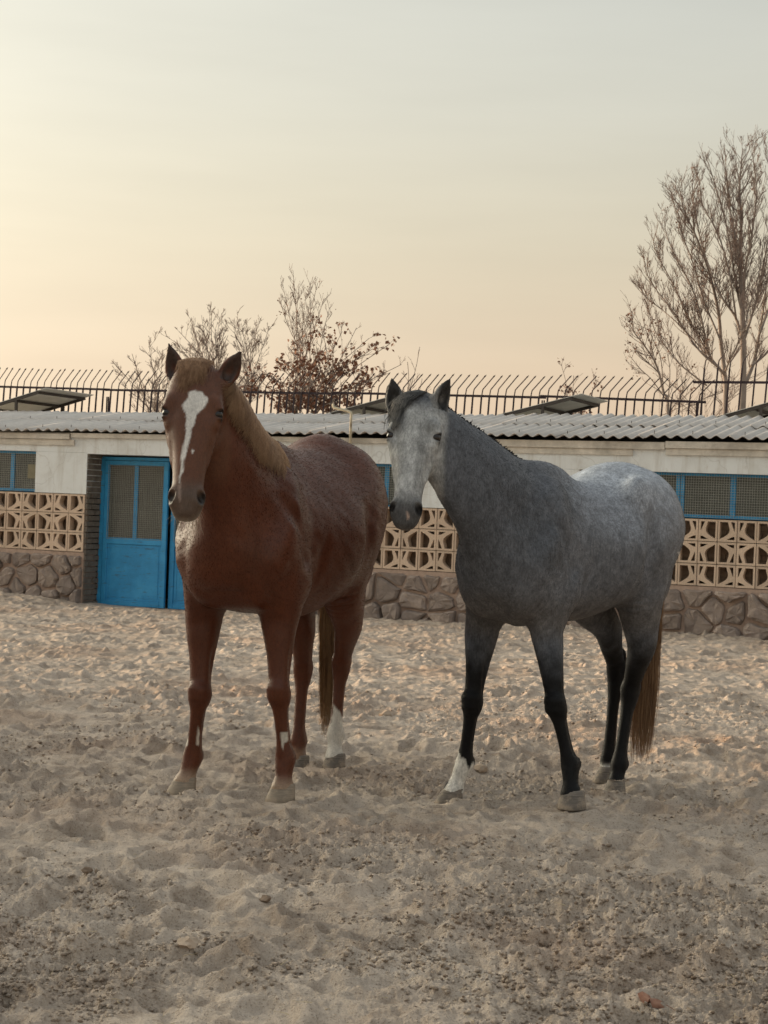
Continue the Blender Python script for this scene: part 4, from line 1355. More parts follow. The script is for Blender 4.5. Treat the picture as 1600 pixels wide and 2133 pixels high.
def tree_root(name, px, depth, label, cat, group=None):
    p = at(px, 870, depth); r = empty(name, (0, 0, 0)); tag(r, label, cat, group)
    return r
def A(t, pts, depth, jit=0.35):
    """limb through these places of the photograph, wandering a little in depth"""
    d = depth; outp = []
    for i, (x, y) in enumerate(pts):
        outp.append(at(x, y, d)); d += t.r.uniform(-jit, jit)
    return outp
def C8(x, y): return (1280 + x * 0.3, 860 - (600 - y * 0.3) * 0.955)
def C7(x, y): return (220 + x * 0.425, 550 + y * 0.425)

# big bare tree on the right
D1 = 31.0
t = Tree(21)
root = tree_root('bare_tree', 1545, D1, 'big leafless tree with upswept limbs behind the right end of the stable', 'tree', 'trees behind the stable')
b0 = at(1545, 870, D1); 
c, rad = t.limb([(b0.x - .05, D1, -0.2), at(1545, 862, D1)] + A(t, [C8(895, 1700), C8(890, 1300), C8(872, 900), C8(880, 600), C8(870, 350), C8(890, 80)], D1, .2), 0.085, 0.006, 26, 8)
t.clothe(c, rad, 9, 0.75, 2, 0.45)
b1 = at(1511, 870, D1 + .5)
c, rad = t.limb([(b1.x - .03, D1 + .5, -0.2), at(1511, 857, D1 + .5), at(1509, 776, D1 + .5), at(*C8(740, 1500), D1 + .5), at(*C8(720, 1250), D1 + .3), at(*C8(650, 950), D1), at(*C8(560, 700), D1 - .3), at(*C8(480, 520), D1 - .4), at(*C8(460, 385), D1 - .4)], 0.060, 0.006, 26, 7)
t.clothe(c, rad, 9, 0.7, 2, 0.45)
limbs = [
    ([(770, 1730), (700, 1650), (600, 1560), (500, 1420), (400, 1250), (300, 1120), (225, 990), (212, 900)], .030),
    ([(765, 1720), (670, 1600), (640, 1500), (590, 1250), (520, 1050), (440, 900), (360, 700), (345, 570)], .034),
    ([(690, 1640), (560, 1400), (470, 1200), (380, 1010), (300, 860), (262, 720)], .022),
    ([(885, 1450), (840, 1300), (740, 1150), (680, 1000), (600, 750), (550, 480), (540, 300)], .036),
    ([(893, 1300), (850, 1100), (820, 900), (770, 600), (700, 350), (655, 190)], .034),
    ([(893, 1100), (850, 800), (800, 500), (780, 300), (768, 95)], .030),
    ([(897, 1500), (905, 1000), (955, 700), (985, 400), (958, 120)], .034),
    ([(905, 1790), (970, 1620), (1010, 1400), (1040, 1200), (1056, 1060)], .055),
    ([(950, 1660), (1066, 1550), (1200, 1330), (1300, 1000)], .034),
    ([(900, 1480), (980, 1200), (1040, 900), (1080, 600), (1075, 160)], .032),
    ([(1010, 1420), (1100, 1150), (1180, 850), (1190, 400)], .030),
    ([(640, 1800), (470, 1660), (370, 1540), (280, 1400), (262, 1300)], .020),
    ([(845, 1320), (800, 1000), (720, 700), (610, 480), (588, 280)], .024),
    ([(740, 1480), (620, 1180), (560, 950), (470, 700), (400, 430)], .024),
    ([(770, 1700), (800, 1620), (900, 1400), (930, 1250), (1000, 1000), (1040, 700)], .024),
    ([(680, 1640), (560, 1480), (440, 1350), (330, 1250), (240, 1180), (190, 1120)], .018),
]
for pts, r in limbs:
    c, rad = t.limb(A(t, [C8(*p) for p in pts], D1, .45), r * 0.85, 0.006, 18, 5)
    t.clothe(c, rad, 13, 0.56, 2, 0.12, 0.42, 1.1)
t.build(root, 70, 0.040, None)

# thin tree left of it
t = Tree(5); D2 = 29.5
root = tree_root('thin_tree', 1390, D2, 'thin leafless tree with wispy stems left of the big bare tree', 'tree', 'trees behind the stable')
base = at(1392, 875, D2)
c, rad = t.limb([(base.x, D2, -0.2), base, at(*C8(340, 1850), D2), at(*C8(290, 1650), D2), at(*C8(200, 1500), D2), at(*C8(132, 1400), D2), at(*C8(125, 1265), D2)], .035, .005, 20, 6)
t.clothe(c, rad, 5, 0.5, 1, 0.5)
for pts in ([(300, 1680), (250, 1500), (205, 1350), (185, 1225)], [(340, 1850), (320, 1600), (250, 1420), (255, 1300)], [(355, 1900), (260, 1760), (180, 1680), (110, 1590)], [(370, 1960), (385, 1700), (365, 1560)], [(380, 2000), (470, 1850), (500, 1700)], [(300, 1700), (160, 1560), (120, 1500)]):
    c, rad = t.limb(A(t, [C8(*p) for p in pts], D2, .3), .012, .005, 12, 4)
    t.clothe(c, rad, 8, 0.45, 1, 0.1)
t.build(root, 60, 0.045)

def bush(name, seed, depth, base, tips, label, cat, r0=.012, per=6, L=.4, lev=1, leaves=0, lsize=.06, low=None, spread=14, group='trees behind the stable', up=.6):
    t = Tree(seed)
    root = tree_root(name, base[0], depth, label, cat, group)
    g = at(base[0], 870, depth)
    c, rad = t.limb([(g.x, depth, -0.2), (g.x, depth, 1.2), at(base[0], base[1], depth)], r0 * 2.2, r0 * 1.5, 6, 6)
    for (x, y) in tips:
        bx = base[0] + t.r.uniform(-spread, spread)
        m1 = (bx + (x - bx) * 0.28 + t.r.uniform(-5, 5), base[1] + (y - base[1]) * 0.38)
        m2 = (bx + (x - bx) * 0.66 + t.r.uniform(-5, 5), base[1] + (y - base[1]) * 0.70)
        c, rad = t.limb([at(base[0], base[1] + 12, depth)] + A(t, [(bx, base[1]), m1, m2, (x, y)], depth, .35), r0 * t.r.uniform(.7, 1.1), .005, 12, 4)
        t.clothe(c, rad, per, L, lev, 0.15, 0.7, up)
    t.build(root, leaves, lsize, low)
    return t
bush('bare_bush', 31, 30.0, (330, 880), [C7(130, 440), C7(210, 372), C7(60, 505), C7(280, 420), C7(170, 560), C7(245, 470), C7(110, 620)], 'wispy leafless bush behind the fence left of the chestnut\'s ear', 'bush', .009, 10, .38, 2)
bush('round_tree', 32, 31.5, (446, 800), [C7(335, 375), C7(360, 330), C7(420, 262), C7(470, 250), C7(520, 240), C7(560, 262), C7(590, 290), C7(600, 350), C7(400, 420), C7(330, 440), C7(540, 330), C7(450, 330)], 'rounded leafless tree with fine twigs behind the chestnut\'s ears', 'tree', .009, 12, .36, 2)
bush('bare_sapling', 33, 31.0, (520, 830), [C7(640, 275), C7(665, 290), C7(740, 295), C7(800, 318), C7(700, 360), C7(630, 330)], 'spindly leafless sapling between the rounded tree and the tall whips', 'tree', .009, 13, .34, 2)
bush('poplar_whips', 34, 32.5, (618, 840), [C7(918, 30), C7(850, 165), C7(948, 95), C7(1000, 92), C7(1040, 92), C7(1100, 210), C7(870, 110), C7(1070, 170), C7(985, 140)], 'tall slender leafless poplar whips rising above the brown-leaved shrub', 'tree', .011, 16, .32, 1, 40, .04, None, 38, up=1.6)
bush('leafy_shrub', 35, 29.0, (650, 860), [C7(1230, 312), C7(1160, 330), C7(1290, 365), C7(1310, 415), C7(1395, 390), C7(1450, 492), C7(1370, 520), C7(1060, 310), C7(1000, 330), C7(950, 375), C7(900, 410), C7(880, 480), C7(1120, 390), C7(1210, 450), C7(1260, 500), C7(1050, 420), C7(830, 480), C7(760, 520), C7(700, 520), C7(690, 600), C7(1140, 540), C7(1000, 560), C7(920, 600), C7(820, 620), C7(1320, 600)], 'shrub still hung with clusters of dry brown leaves behind the fence', 'shrub', .011, 9, .30, 1, 480, .075, None, 75)
bush('stem_bush', 36, 29.5, (840, 880), [C7(1540, 405), C7(1480, 480), C7(1552, 560), C7(1500, 560), C7(1430, 590)], 'few bare stems behind the fence above the grey horse\'s left ear', 'bush', .010, 5, .34)
bush('small_shrub', 37, 29.0, (1190, 884), [(1168, 755), (1195, 782), (1246, 790), (1215, 830), (1230, 840), (1180, 820), (1150, 850)], 'small bare shrub with a few leaves behind the roof panel over the grey horse', 'shrub', .009, 6, .26, 1, 50, .055)
bush('twiggy_thicket', 38, 33.0, (1440, 884), [(1380, 780), (1410, 760), (1440, 770), (1470, 740), (1500, 770), (1530, 780), (1575, 790), (1350, 800), (1600, 770), (1620, 760)], 'low twiggy thicket at the foot of the big bare tree', 'bush', .008, 8, .40, 1, 0, .05, None, 90)

# ------------------------------------------------------------------ unseen wing added on the left to keep the low sun off the near sand
wing = empty('added_shade_wing', (0, 0, 0))
tag(wing, 'plain white plastered wing added out of view to shade the near sand', 'stable')
mb = MB(); mb.box((-12.5, -8.0, -0.4), (-9.0, 14.4, 2.75)); mb.build('wall', M_PLASTER, wing)
mb = MB(); mb.add([(-12.8, -8.3, 2.75), (-8.7, -8.3, 2.754), (-8.7, 14.7, 2.754), (-12.8, 14.7, 2.75), (-12.8, -8.3, 3.15), (-8.7, -8.3, 2.84), (-8.7, 14.7, 2.84), (-12.8, 14.7, 3.15)], [(0,3,2,1),(4,5,6,7),(0,1,5,4),(1,2,6,5),(2,3,7,6),(3,0,4,7)])
mb.build('roof', M_ROOF, wing)

# ------------------------------------------------------------------ the two horses
def px_of(V, fr):
    """where points of a horse's frame fall in the photograph (to take over its markings)"""
    W = fr.O[None, :] + V[:, :1] * fr.F + V[:, 1:2] * fr.L
    u = W[:, 0] / W[:, 1] * F_PX; v = (V[:, 2] - CAM_H) / W[:, 1] * F_PX
    c, s = math.cos(ROLL), math.sin(ROLL)
    return np.stack([800 + u * c + v * s, CY + u * s - v * c], 1)
def in_poly(P, poly):
    x, y = P[:, 0], P[:, 1]; r = np.zeros(len(P), bool); n = len(poly)
    for i in range(n):
        (x1, y1), (x2, y2) = poly[i], poly[(i + 1) % n]
        k = ((y1 > y) != (y2 > y)) & (x < (x2 - x1) * (y - y1) / ((y2 - y1) or 1e-9) + x1)
        r ^= k
    return r
def soft_poly(P, poly, w):
    """inside = 1, with an edge w pixels wide"""
    d = np.full(len(P), 1e9); n = len(poly)
    for i in range(n):
        a, b = np.array(poly[i], float), np.array(poly[(i + 1) % n], float)
        ab = b - a; t = np.clip(((P - a) @ ab) / (ab @ ab + 1e-9), 0, 1)
        d = np.minimum(d, np.linalg.norm(P - a - t[:, None] * ab, axis=1))
    s = np.where(in_poly(P, poly), d, -d)
    return np.clip(0.5 + s / w, 0, 1)
def blend(C, m, col):
    return C + (np.asarray(col)[None, :] - C) * np.asarray(m)[:, None]

def coat_material(name, rough, dapple):
    m = NM(name, rough, 0.35)
    p = m.coord()
    col = m.attr('coat')[0]
    p2 = m.coord((26, 26, 5))
    hair = m.noise(p2, 9.0, 4, 0.65)
    rot = m.n('ShaderNodeMapping', {'Vector': m.n('ShaderNodeTexCoord').outputs['Object'], 'Rotation': (0, 0.75, 0.25), 'Scale': (9, 120, 120)}).outputs[0]
    streak = m.noise(rot, 1.0, 5, 0.6)
    m.t.links.new(m.map(streak, .32, .68, rough - .06, rough + .10), m.b.inputs['Roughness'])
    k = m.n('ShaderNodeMath', {0: m.map(hair, 0.3, 0.7, 0.82, 1.18), 1: m.map(streak, .3, .7, .88, 1.12)}, operation='MULTIPLY').outputs[0]
    cc = m.n('ShaderNodeVectorMath', {0: col, 'Scale': k}, operation='SCALE').outputs[0]
    if dapple:
        a = m.noise(m.coord((1, 1, .75)), 22.0, 5, 0.7, 0.4)
        b = m.noise(m.coord((70, 70, 26)), 1.6, 3, 0.7)
        kk = m.n('ShaderNodeMath', {0: m.map(a, 0.30, 0.72, 0.66, 1.38), 1: m.map(b, 0.3, 0.7, 0.74, 1.28)}, operation='MULTIPLY').outputs[0]
        cc = m.n('ShaderNodeVectorMath', {0: cc, 'Scale': kk}, operation='SCALE').outputs[0]
    else:
        a = m.noise(m.coord((1, 1, .6)), 7.0, 5, 0.65)
        cc = m.n('ShaderNodeVectorMath', {0: cc, 'Scale': m.map(a, 0.3, 0.7, 0.85, 1.15)}, operation='SCALE').outputs[0]
    m.color(cc)
    m.b.inputs['Specular IOR Level'].default_value = 0.16 if dapple else 0.36
    m.bump(m.n('ShaderNodeMath', {0: hair, 1: streak}, operation='ADD').outputs[0], 0.16 if dapple else 0.07, 0.004)
    return m.m
def hair_material(name, dark, light):
    m = NM(name, 0.5, 0.35)
    p = m.coord((26, 26, 2.5))
    n = m.noise(p, 2.0, 5, 0.75)
    m.color(m.ramp(n, [(0.30, dark), (0.70, light)]))
    return m.m
M_COAT_C = coat_material('chestnut_coat', 0.43, False)
M_COAT_G = coat_material('dappled_grey_coat', 0.55, True)
m_ = NM('eye', 0.05, 0.5); m_.color((0.010, 0.006, 0.005)); M_EYE = m_.m
def hoof_material(name, a, b):
    m = NM(name, 0.7, 0.25)
    n = m.noise(m.coord((5, 5, 90)), 1.5, 5, 0.7)
    c = m.ramp(n, [(0.3, a), (0.7, b)])
    c = m.mix(m.map(m.noise(m.coord(), 24, 5, 0.7), 0.45, 0.65, 0, 0.7), c, (0.36, 0.29, 0.225))
    m.color(c); m.bump(n, 0.5, 0.004)
    return m.m
M_HOOF = hoof_material('dusty_hoof', (0.165, 0.135, 0.105), (0.33, 0.275, 0.215))
M_HOOF_D = hoof_material('dark_dusty_hoof', (0.085, 0.072, 0.062), (0.215, 0.190, 0.165))
M_MANE_C = hair_material('flaxen_hair', (0.19, 0.092, 0.045), (0.54, 0.345, 0.20))
M_FORE_C = hair_material('brown_forelock', (0.12, 0.055, 0.026), (0.34, 0.205, 0.115))
M_TAIL_C = hair_material('flaxen_tail', (0.12, 0.060, 0.026), (0.38, 0.24, 0.12))
M_MANE_G = hair_material('black_hair', (0.010, 0.010, 0.011), (0.055, 0.058, 0.064))
M_TAIL_G = hair_material('brown_tail', (0.10, 0.050, 0.025), (0.36, 0.22, 0.12))
M_WHISK = hair_material('whisker', (0.30, 0.22, 0.15), (0.5, 0.4, 0.3))

def chestnut_coat(V, S):
    fr, H = S['frame'], S['head']; sc = S.get('head_scale', 1)
    P = px_of(V, fr); t, l, d = H.loc(V); t, l, d = t / sc, l / sc, d / sc
    n = vnoise(V, 5, 1); n2 = vnoise(V, 60, 2)
    C = np.tile(np.array([0.088, 0.0225, 0.0078]), (len(V), 1)) * (0.85 + 0.3 * n)[:, None]
    head = sstep(-.02, .06, t) * sstep(.165, .13, np.abs(l)) * (d > -.24) * (V[:, 2] > 1.1) * (V[:, 0] > 0.45)
    head = head * sstep(-.20, -.12, d)
    C = blend(C, head * .6, (0.105, 0.043, 0.021))
    low = sstep(0.62, 0.40, V[:, 2])
    C = blend(C, low * .5, (0.084, 0.0210, 0.0076))
    C = blend(C, head * sstep(.47, .56, t) * .8, (0.085, 0.062, 0.048))
    C = blend(C, head * sstep(.555, .615, t) * sstep(.022, -.012, d) * .9, (0.235, 0.190, 0.150))
    # dark skin round the eyes and in the nostrils
    for s in (-1, 1):
        q = np.sqrt(((t / S.get('head_length', 1) - .205) / .030) ** 2 + ((l / S.get('head_width', 1) - .102 * s) / .03) ** 2 + ((d - .030) / .028) ** 2)
        C = blend(C, head * sstep(1.25, .7, q), (0.020, 0.013, 0.010))
        q = np.sqrt(((t / S.get('head_length', 1) - .568) / .026) ** 2 + ((l / S.get('head_width', 1) - .052 * s) / .016) ** 2 + ((d - .030) / .03) ** 2)
        C = blend(C, head * sstep(1.2, .8, q), (0.018, 0.012, 0.010))
    J = P + (np.stack([vnoise(V, 45, 5), vnoise(V, 45, 6)], 1) - .5) * 5
    face = (d > -0.03) * head
    blaze = [(395,816),(406,812),(417,815),(425,824),(432,827),(434,837),(427,848),(416,856),(410,865),(407,878),(401,891),(395,916),(389,934),(385,955),(384,972),(377,989),(374,1007),(373,992),(375,976),(378,949),(383,921),(386,899),(387,880),(387,865),(382,850),(379,844),(384,837),(391,829)]
    C = blend(C, soft_poly(J, blaze, 3.0) * (face > .5), (0.62, 0.60, 0.57))
    C = blend(C, soft_poly(P, [(399, 938), (402, 935), (404, 940), (401, 945)], 2.0) * (face > .5), (0.6, 0.58, 0.55))
    C = blend(C, soft_poly(P, [(371, 1010), (377, 1006), (377, 1048), (371, 1038)], 3.0) * (face > .5) * .6, (0.33, 0.24, 0.20))
    front = (V[:, 0] > 0.0) & (V[:, 2] < .5)
    for pg in ([(413, 1511), (416, 1530), (414, 1554), (410, 1553), (411, 1525)], [(387, 1516), (392, 1518), (391, 1553), (387, 1553)], [(585, 1525), (600, 1526), (600, 1543), (592, 1547), (589, 1563), (586, 1548)]):
        C = blend(C, soft_poly(J * .5 + P * .5, pg, 2.0) * front, (0.52, 0.48, 0.42))
    # sandy pasterns, one white stocking
    C = blend(C, front * sstep(0.125, 0.05, V[:, 2]) * .75, (0.36, 0.265, 0.185))
    sock = [(650, 1620), (676, 1540), (690, 1500), (695, 1468), (704, 1478), (715, 1497), (730, 1540), (735, 1620)]
    C = blend(C, soft_poly(J, sock, 3.5) * ((V[:, 0] < -.6) & (V[:, 1] > 0.03)), (0.58, 0.55, 0.50))
    C = blend(C, ((V[:, 0] < -.6) & (V[:, 1] < 0.03)) * sstep(0.10, 0.04, V[:, 2]) * .6, (0.30, 0.2, 0.13))
    # inside of the ears, with the shade of the hollow painted dark
    for nm in ('ear_R', 'ear_L'):
        b, tip, op = [np.array(q, float) for q in S[nm]]
        ax = tip - b; ln = np.linalg.norm(ax); ax /= ln; op = op - ax * (op @ ax); op /= np.linalg.norm(op)
        r = V - b; u = (r @ ax) / ln; o = r @ op; sd = r - np.outer(r @ ax, ax) - np.outer(o, op)
        m = (u > .08) & (u < 1.1) & (np.linalg.norm(sd, axis=1) < .06) & (np.abs(o) < .07)
        C = blend(C, m * sstep(-.016, -.004, o) * sstep(.036, .022, np.linalg.norm(sd, axis=1)) * .85, (0.035, 0.022, 0.018))
        C = blend(C, m * sstep(.75, 1.0, u) * .6, (0.03, 0.015, 0.010))
    return C * (0.92 + .16 * n2)[:, None]

def grey_coat(V, S):
    fr, H = S['frame'], S['head']; sc = S.get('head_scale', 1)
    P = px_of(V, fr); t, l, d = H.loc(V); t, l, d = t / sc, l / sc, d / sc
    x, y, z = V.T
    n = vnoise(V, 6, 1); n2 = vnoise(V, 22, 2); n3 = vnoise(V, 60, 3)
    base = np.array([0.116, 0.123, 0.142])
    C = np.tile(base, (len(V), 1)) * (0.72 + .56 * n)[:, None]
    # paler croup and back with sky sheen painted in, darker neck and quarters, brownish flank and belly
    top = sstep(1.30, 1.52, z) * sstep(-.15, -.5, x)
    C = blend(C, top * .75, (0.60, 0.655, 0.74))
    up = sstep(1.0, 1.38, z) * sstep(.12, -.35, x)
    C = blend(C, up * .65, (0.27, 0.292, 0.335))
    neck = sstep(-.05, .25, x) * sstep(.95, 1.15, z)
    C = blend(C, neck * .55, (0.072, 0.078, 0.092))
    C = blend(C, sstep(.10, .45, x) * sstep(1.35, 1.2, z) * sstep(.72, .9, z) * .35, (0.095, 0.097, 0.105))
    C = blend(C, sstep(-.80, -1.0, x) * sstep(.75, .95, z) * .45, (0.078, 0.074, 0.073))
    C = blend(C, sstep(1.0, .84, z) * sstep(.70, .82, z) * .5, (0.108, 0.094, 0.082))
    legs = sstep(.80, .54, z + .10 * (n2 - .5))
    C = blend(C, legs, (0.0065, 0.0065, 0.0075))
    head = sstep(.0, .09, t) * sstep(.150, .118, np.abs(l)) * (z > 1.05) * (x > .45) * sstep(-.19, -.11, d + .05 * (n2 - .5) + .10 * sstep(.22, .32, t)) * sstep(-.205, -.12, d)
    hc = np.tile(np.array([0.295, 0.302, 0.308]), (len(V), 1)) * (0.68 + .64 * n2)[:, None]
    st = sstep(.040, .012, np.abs(l)) * sstep(.10, .2, t) * sstep(.52, .42, t)
    hc = blend(hc, st * .5, (0.47, 0.48, 0.49))
    hc = blend(hc, sstep(.35, .5, t) * sstep(.02, -.04, d) * .35, (0.36, 0.285, 0.25))
    C = C * (1 - head[:, None]) + hc * head[:, None]
    C = blend(C, head * sstep(.435, .535, t) * .90, (0.052, 0.050, 0.052))
    C = blend(C, head * sstep(.58, .625, t) * sstep(.01, -.03, d) * .7, (0.21, 0.175, 0.15))
    for s in (-1, 1):
        q = np.sqrt(((t / S.get('head_length', 1) - .205) / .028) ** 2 + ((l / S.get('head_width', 1) - .102 * s) / .03) ** 2 + ((d - .030) / .026) ** 2)
        C = blend(C, head * sstep(1.2, .75, q), (0.030, 0.028, 0.027))
        q = np.sqrt(((t / S.get('head_length', 1) - .568) / .027) ** 2 + ((l / S.get('head_width', 1) - .052 * s) / .017) ** 2 + ((d - .030) / .03) ** 2)
        C = blend(C, head * sstep(1.2, .8, q), (0.012, 0.011, 0.011))
    J = P + (np.stack([vnoise(V, 45, 5), vnoise(V, 45, 6)], 1) - .5) * 7
    C = blend(C, soft_poly(P, [(847, 1064), (851, 1068), (853, 1078), (850, 1084), (847, 1078)], 2.0) * (head > .5) * (d > 0), (0.33, 0.24, 0.20))
    sock = [(900, 1700), (935, 1630), (950, 1580), (954, 1566), (959, 1580), (966, 1578), (972, 1590), (978, 1602), (986, 1588), (992, 1640), (990, 1700)]
    C = blend(C, soft_poly(J, sock, 3.0) * ((x > 0) & (y < 0)), (0.62, 0.60, 0.56))
    C = blend(C, ((x < -.6) & (y < -.02)) * sstep(.055, .02, z), (0.55, 0.53, 0.49))
    C = blend(C, ((x < -.6) & (y > -.02)) * sstep(.0, -.03, z) * .8, (0.42, 0.38, 0.33))
    C = blend(C, soft_poly(J, [(1412, 1150), (1417, 1150), (1420, 1168), (1416, 1172)], 2.5) * ((x < -.8)), (0.6, 0.58, 0.56))
    for nm in ('ear_R', 'ear_L'):
        b, tip, op = [np.array(q, float) for q in S[nm]]
        ax = tip - b; ln = np.linalg.norm(ax); ax /= ln; op = op - ax * (op @ ax); op /= np.linalg.norm(op)
        r = V - b; u = (r @ ax) / ln; o = r @ op; sd = np.linalg.norm(r - np.outer(r @ ax, ax) - np.outer(o, op), axis=1)
        m = (u > .05) & (u < 1.1) & (sd < .06) & (np.abs(o) < .07)
        C = blend(C, m * .8, (0.17, 0.165, 0.16))
        C = blend(C, m * sstep(-.016, -.004, o) * sstep(.038, .024, sd) * .92, (0.022, 0.022, 0.023))  # ear hollow: its shade is painted into the coat colour
        C = blend(C, m * sstep(.70, .98, u) * .8, (0.03, 0.03, 0.032))
    return C * (0.9 + .2 * n3)[:, None]

def nap_material(name):
    m = NM(name, 0.6, 0.06); m.color(m.attr('coat')[0]); return m.m
M_NAP = nap_material('coat_nap')
def coat_hair(V, Q, C, S, mat, root, n, seed, tone=1.0):
    """short coat hair lying along the body: a soft outline and a real nap"""
    rs = np.random.RandomState(seed); H = S['head']
    A, B, D = V[Q[:, 0]], V[Q[:, 1]], V[Q[:, 3]]
    N = np.cross(V[Q[:, 2]] - A, D - B); ar = np.linalg.norm(N, axis=1); N /= ar[:, None] + 1e-12
    f = rs.choice(len(Q), n, p=ar / ar.sum())
    u, v = rs.rand(n, 1), rs.rand(n, 1)
    P = A[f] + (B[f] - A[f]) * u + (D[f] - A[f]) * v
    nm = N[f]; col = C[Q[f, 0]]
    t, l, d = H.loc(P)
    hd = ((t > .02) & (np.abs(l) < .17) & (d > -.17) & (P[:, 2] > 1.1) & (P[:, 0] > .45)).astype(float)[:, None]
    flow = np.tile(np.array([-.80, 0, -.60]), (n, 1))
    leg = sstep(.95, .70, P[:, 2])[:, None]
    flow = flow * (1 - leg) + np.array([-.10, 0, -1.0]) * leg
    nk = (sstep(.05, .3, P[:, 0]) * sstep(.8, 1.0, P[:, 2]))[:, None]
    flow = flow * (1 - nk) + np.array([-.35, 0, -.9]) * nk
    flow = flow * (1 - hd) + H.A * hd
    flow = flow + (np.stack([vnoise(P, 4, 81), vnoise(P, 4, 82), vnoise(P, 4, 83)], 1) - .5) * .32 + rs.normal(0, .13, (n, 3))
    flow -= nm * (flow * nm).sum(1, keepdims=True); flow /= np.linalg.norm(flow, axis=1, keepdims=True) + 1e-9
    ln = (rs.uniform(.006, .011, (n, 1)) * (1 - .5 * hd) * (1 - .35 * leg))
    ln = ln * np.where(hd[:, :1] * (t > .5)[:, None] > 0, .5, 1)
    pts = np.stack([P - nm * .001, P + flow * ln * .5 + nm * ln * .11, P + flow * ln + nm * ln * .13], 1)
    cu = bpy.data.hair_curves.new('coat_hair')
    cu.add_curves([3] * n)
    cu.attributes['position'].data.foreach_set('vector', pts.astype(np.float32).ravel())
    ra = cu.attributes.get('radius') or cu.attributes.new('radius', 'FLOAT', 'POINT')
    ra.data.foreach_set('value', np.tile(np.array([.00040, .00034, .0001], np.float32), n))
    ca = cu.attributes.new('coat', 'FLOAT_COLOR', 'CURVE')
    k = rs.uniform(.90, 1.12, (n, 1)) * tone
    ca.data.foreach_set('color', np.concatenate([np.clip(col * k, 0, 1), np.ones((n, 1))], 1).astype(np.float32).ravel())
    cu.materials.append(mat)
    o = bpy.data.objects.new('coat_hair', cu); COL.objects.link(o); o.parent = root; o['kind'] = 'stuff'
    return o

def build_horse(S, coat_fn, mat, hoof_mats, label, group, hairs=70000, tone=1.0):
    fr = S['frame']
    root = empty('horse', (fr.O[0], fr.O[1], 0), fr.rotz)
    tag(root, label, 'horse', group)
    V, Q = horse_body(S, 0.0075)
    # slimmer seams where thigh and flank meet
    w = (sstep(-.35, -.5, V[:, 0]) * sstep(.62, .72, V[:, 2]) * sstep(1.35, 1.2, V[:, 2])) + .12 * (sstep(-.05, .0, V[:, 0]) * sstep(.70, .78, V[:, 2]) * sstep(1.3, 1.2, V[:, 2]) * sstep(.5, .42, V[:, 0]))
    V = smooth_mesh(V, Q, 16, 0.6, np.clip(w, 0, 1))
    A_ = V[Q[:, 2]] - V[Q[:, 0]]; B_ = V[Q[:, 3]] - V[Q[:, 1]]; fn = np.cross(A_, B_)
    N_ = np.zeros_like(V)
    for c in range(3):
        for k in range(4): N_[:, c] += np.bincount(Q[:, k], fn[:, c], len(V))
    N_ /= np.linalg.norm(N_, axis=1, keepdims=True) + 1e-12
    body = sstep(.60, .85, V[:, 2]) * sstep(.55, .40, V[:, 0])
    st_ = V @ np.array([[.82, 0, .57], [0, 1, 0], [-.57, 0, .82]]).T      # muscle grain runs back and down
    V = V + N_ * (body * ((vnoise(st_ * [.55, 1, 1.5], 7, 91) - .5) * .013 + (vnoise(st_ * [.6, 1, 1.6], 17, 92) - .5) * .005))[:, None]
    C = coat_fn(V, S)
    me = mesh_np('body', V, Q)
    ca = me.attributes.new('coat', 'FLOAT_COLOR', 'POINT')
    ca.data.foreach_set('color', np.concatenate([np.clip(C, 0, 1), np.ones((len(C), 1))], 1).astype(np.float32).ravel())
    link('body', me, mat, root, True)
    coat_hair(V, Q, C, S, M_NAP, root, hairs, 5, tone)
    for (p, a, wd), hm in zip(S['hooves'], hoof_mats):
        o = link('hoof', hoof_mesh(wd), hm, root, True)
        o.location = p; o.rotation_euler = (0, 0, -a)
    H = S['head']; sc = S.get('head_scale', 1); ws = S.get('head_width', 1); ls = S.get('head_length', 1)
    for s in (-1, 1):
        bm = bmesh.new(); bmesh.ops.create_uvsphere(bm, u_segments=16, v_segments=10, radius=0.0215)
        e = bpy.data.meshes.new('eye'); bm.to_mesh(e); bm.free()
        o = link('eye', e, M_EYE, root, True)
        o.location = H.pt(.205 * sc * ls, (.0835 * s) * sc * ws, .029 * sc)
    return root

def neck_point(L, u):
    m = len(L.C); t = u * (m - 1); i = min(int(t), m - 2); f = t - i
    ip = lambda A: A[i] * (1 - f) + A[i + 1] * f
    return ip(L.C), ip(L.T), ip(L.D), ip(L.L), ip(L.W)

gx_ = 'pair of horses standing side by side on the sand'
horse_c = build_horse(SPECS[0], chestnut_coat, M_COAT_C, [M_HOOF, M_HOOF, M_HOOF_D, M_HOOF_D], 'chestnut horse with white blaze, flaxen mane and one white hind sock', gx_, 60000, .55)
horse_g = build_horse(SPECS[1], grey_coat, M_COAT_G, [M_HOOF_D, M_HOOF_D, M_HOOF_D, M_HOOF_D], 'dappled grey horse with black legs and dark forelock', gx_, 70000, .85)

